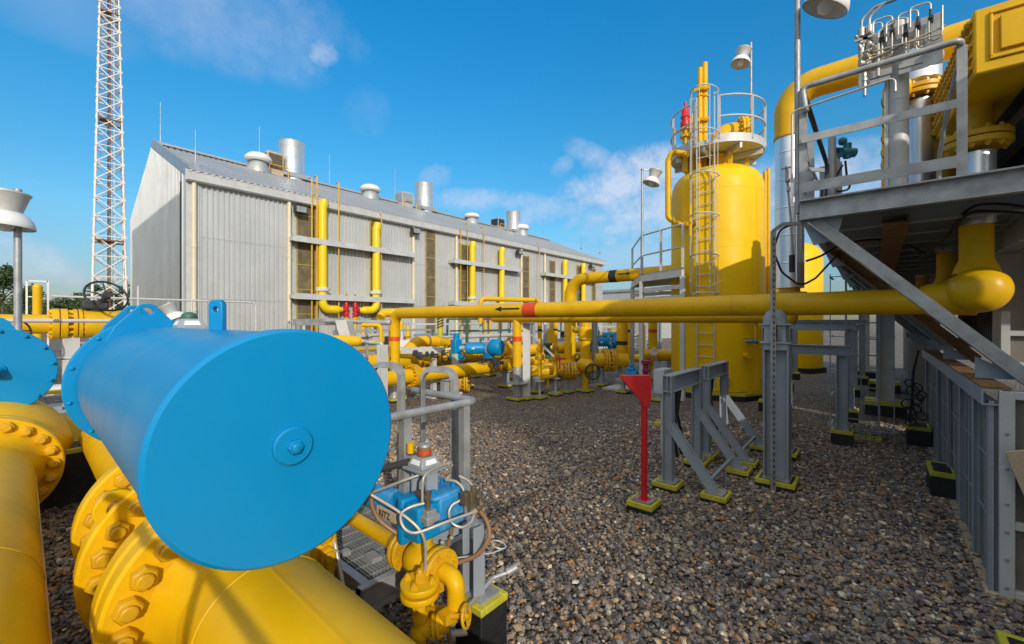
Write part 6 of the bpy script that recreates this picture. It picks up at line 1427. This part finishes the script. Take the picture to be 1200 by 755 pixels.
# big pale tray boxes and tubes near the blue end plate
def beam_(pa,pb,m,label,w_,h_,cat='beam',legs=()):
    t = Thing('steel_beam', tuple((pa+pb)/2), label, cat); t.part('beam', MB().chan(pa,pb,w_,h_,.012,UZ), m, bev=.003)
    for f in legs: p = pa+(pb-pa)*f; t.part('leg', MB().bar(V(p.x,p.y,0),p,.09,.09), m)
beam_(W(343,378,10.5),W(402,377,10.0),GALV,'grey channel beam just above the top of the blue end plate',.12,.16,legs=(.1,.9))
t = Thing('junction_box', tuple(W(408,388,9.6)), 'slanted pale grey hood above the right shoulder of the blue end plate', 'hood')
c = W(408,388,9.6); t.part('hood', MB().prism([(-.22,.24),(.02,.24),(.16,-.22),(-.10,-.22)],c,V(CT,ST,0),UZ,.4), PALE, bev=.01); t.part('post', MB().bar(V(c.x,c.y,0),c-V(0,0,.2),.08,.08), PALE)
t = Thing('grey_conduit', tuple(W(400,378,9.8)), 'grey tube running level behind the slanted hood to the banded riser', 'conduit')
t.part('tube', MB().tube([W(380,376,9.9),W(458,378,9.9)],.05,14).cyl(W(440,378,9.9),W(458,378,9.9),.065,14), GALV); p = W(430,378,9.9); t.part('leg', MB().bar(V(p.x,p.y,0),p-V(0,0,.05),.05,.05), GALV)
t = Thing('capped_pipe', tuple(W(415,400,8.8)), 'short horizontal yellow pipe with rounded nose right of the blue end plate', 'pipe')
a, b = W(385,399,8.8), W(424,400,8.8); t.part('pipe', MB().lathe(a,b-a,[(0,0),(.11,0),(.11,.58),(.09,.66),(.05,.70),(0,.71)],28), YEL)
t.part('stem', MB().tube([b,W(440,402,8.8),W(448,402,8.8),W(448,455,8.8)],.045,12,.1), GALV)
p = W(448,404,8.7)
t = Thing('pipe_support_post', tuple(V(p.x,p.y,0)), 'pale steel post carrying the grey stem next to the blue end plate', 'support post')
t.part('post', MB().ibeam((p.x,p.y,.1),(p.x,p.y,p.z),.16,.16,.012,UX), PALE); pad(t,p.x,p.y,.2,.1)
for i,(px,yt,yb) in enumerate(((494,412,462),(508,420,466),(533,415,462))):
    c = WZ(px,yb,0); zt = W(px,yt,H*F/(yb-CY)).z
    solo('steel_post', MB().bar((c.x,c.y,0),(c.x,c.y,zt),.12,.12).cbox((c.x,c.y,.03),(.3,.3,.06)), PALE, ['pale post left under the grey cable trough','pale post in the middle under the grey cable trough','pale post under the narrow end of the curved branch'][i], 'post', 'pale posts by the headers')
beam_(W(470,411,10.6),W(522,411,11.2),PALE,'grey cable trough with little valves before the low headers',.14,.16)
m = MB(); rnd = random.Random(8)
for k in range(9): c = W(485+rnd.uniform(0,34),416+rnd.uniform(-2,4),10.7); m.cbox(c,(.07,.07,.07)).cyl(c,c+V(.1,.1,.05),.02,8).nut(c+V(0,0,.04),UZ,.05,.05)
solo('valve_cluster', m, DARK, 'cluster of small dark valves on the grey cable trough', 'valve cluster')
t = Thing('white_cabinet', tuple(W(495,408,15)), 'long low white cabinet behind the curved branch pipe', 'cabinet')
a = W(473,377,14.6); t.part('body', MB().box((a.x-.4,a.y-.4,.4),(a.x+.3,a.y+2.4,1.35)), WHITE, bev=.02); t.part('plinth', MB().box((a.x-.4,a.y-.3,0),(a.x+.25,a.y+2.3,.4)), CONC)
# striped hazard post
c = W(516,377,14.); z0, z1 = W(516,386,14.).z, W(516,366,14.).z
t = Thing('hazard_post', (c.x,c.y,0), 'black and yellow striped bollard under the overhead pipe', 'bollard')
t.part('post', MB().cyl((c.x,c.y,0),(c.x,c.y,z1),.09,20), RIM); m = MB()
for k in range(8): z = z0+.02+k*.09; m.prism([(-.10,0),(.10,.09),(.10,.135),(-.10,.045)],(c.x,c.y,z),V(CT,ST,0),UZ,.186)
t.part('stripe', m, BAND)
# yellow rail tube high behind the overhead pipe
a, b = W(563,350,10.6), W(632,352,11.4)
solo('rail_tube', MB().tube([a-V(0,0,.6),a,b,b-V(0,0,.5)],.06,14,.12), YEL, 'slim yellow tube rising just above the overhead pipe in the middle', 'pipe')
solo('yellow_elbow', MB().tube([W(446,372,10.9),W(449,367,11.),W(470,366,11.2)],.11,20,.12), YEL, 'short yellow elbow left of the bend of the overhead pipe', 'pipe')
solo('thin_pipe', MB().tube([W(425,381,9.2),W(446,381,9.2),W(447,405,9.2)],.045,14,.09), YEL, 'thin yellow pipe bent down right of the slanted hood', 'pipe')
# buildings far beyond
t = Thing('far_shed', (-17,52,0), 'pale low shed beyond the far end of the hall', 'shed')
c = W(722,377,52); t.part('wall', MB().box((c.x-5,c.y,0),(c.x+5,c.y+8,5.6)), CLAD); t.part('roof', MB().box((c.x-5.2,c.y-.2,5.6),(c.x+5.2,c.y+8.2,5.9)), ROOF); t.part('door', MB().box((c.x+1,c.y-.03,0),(c.x+2.6,c.y-.004,3)), TRIMB)
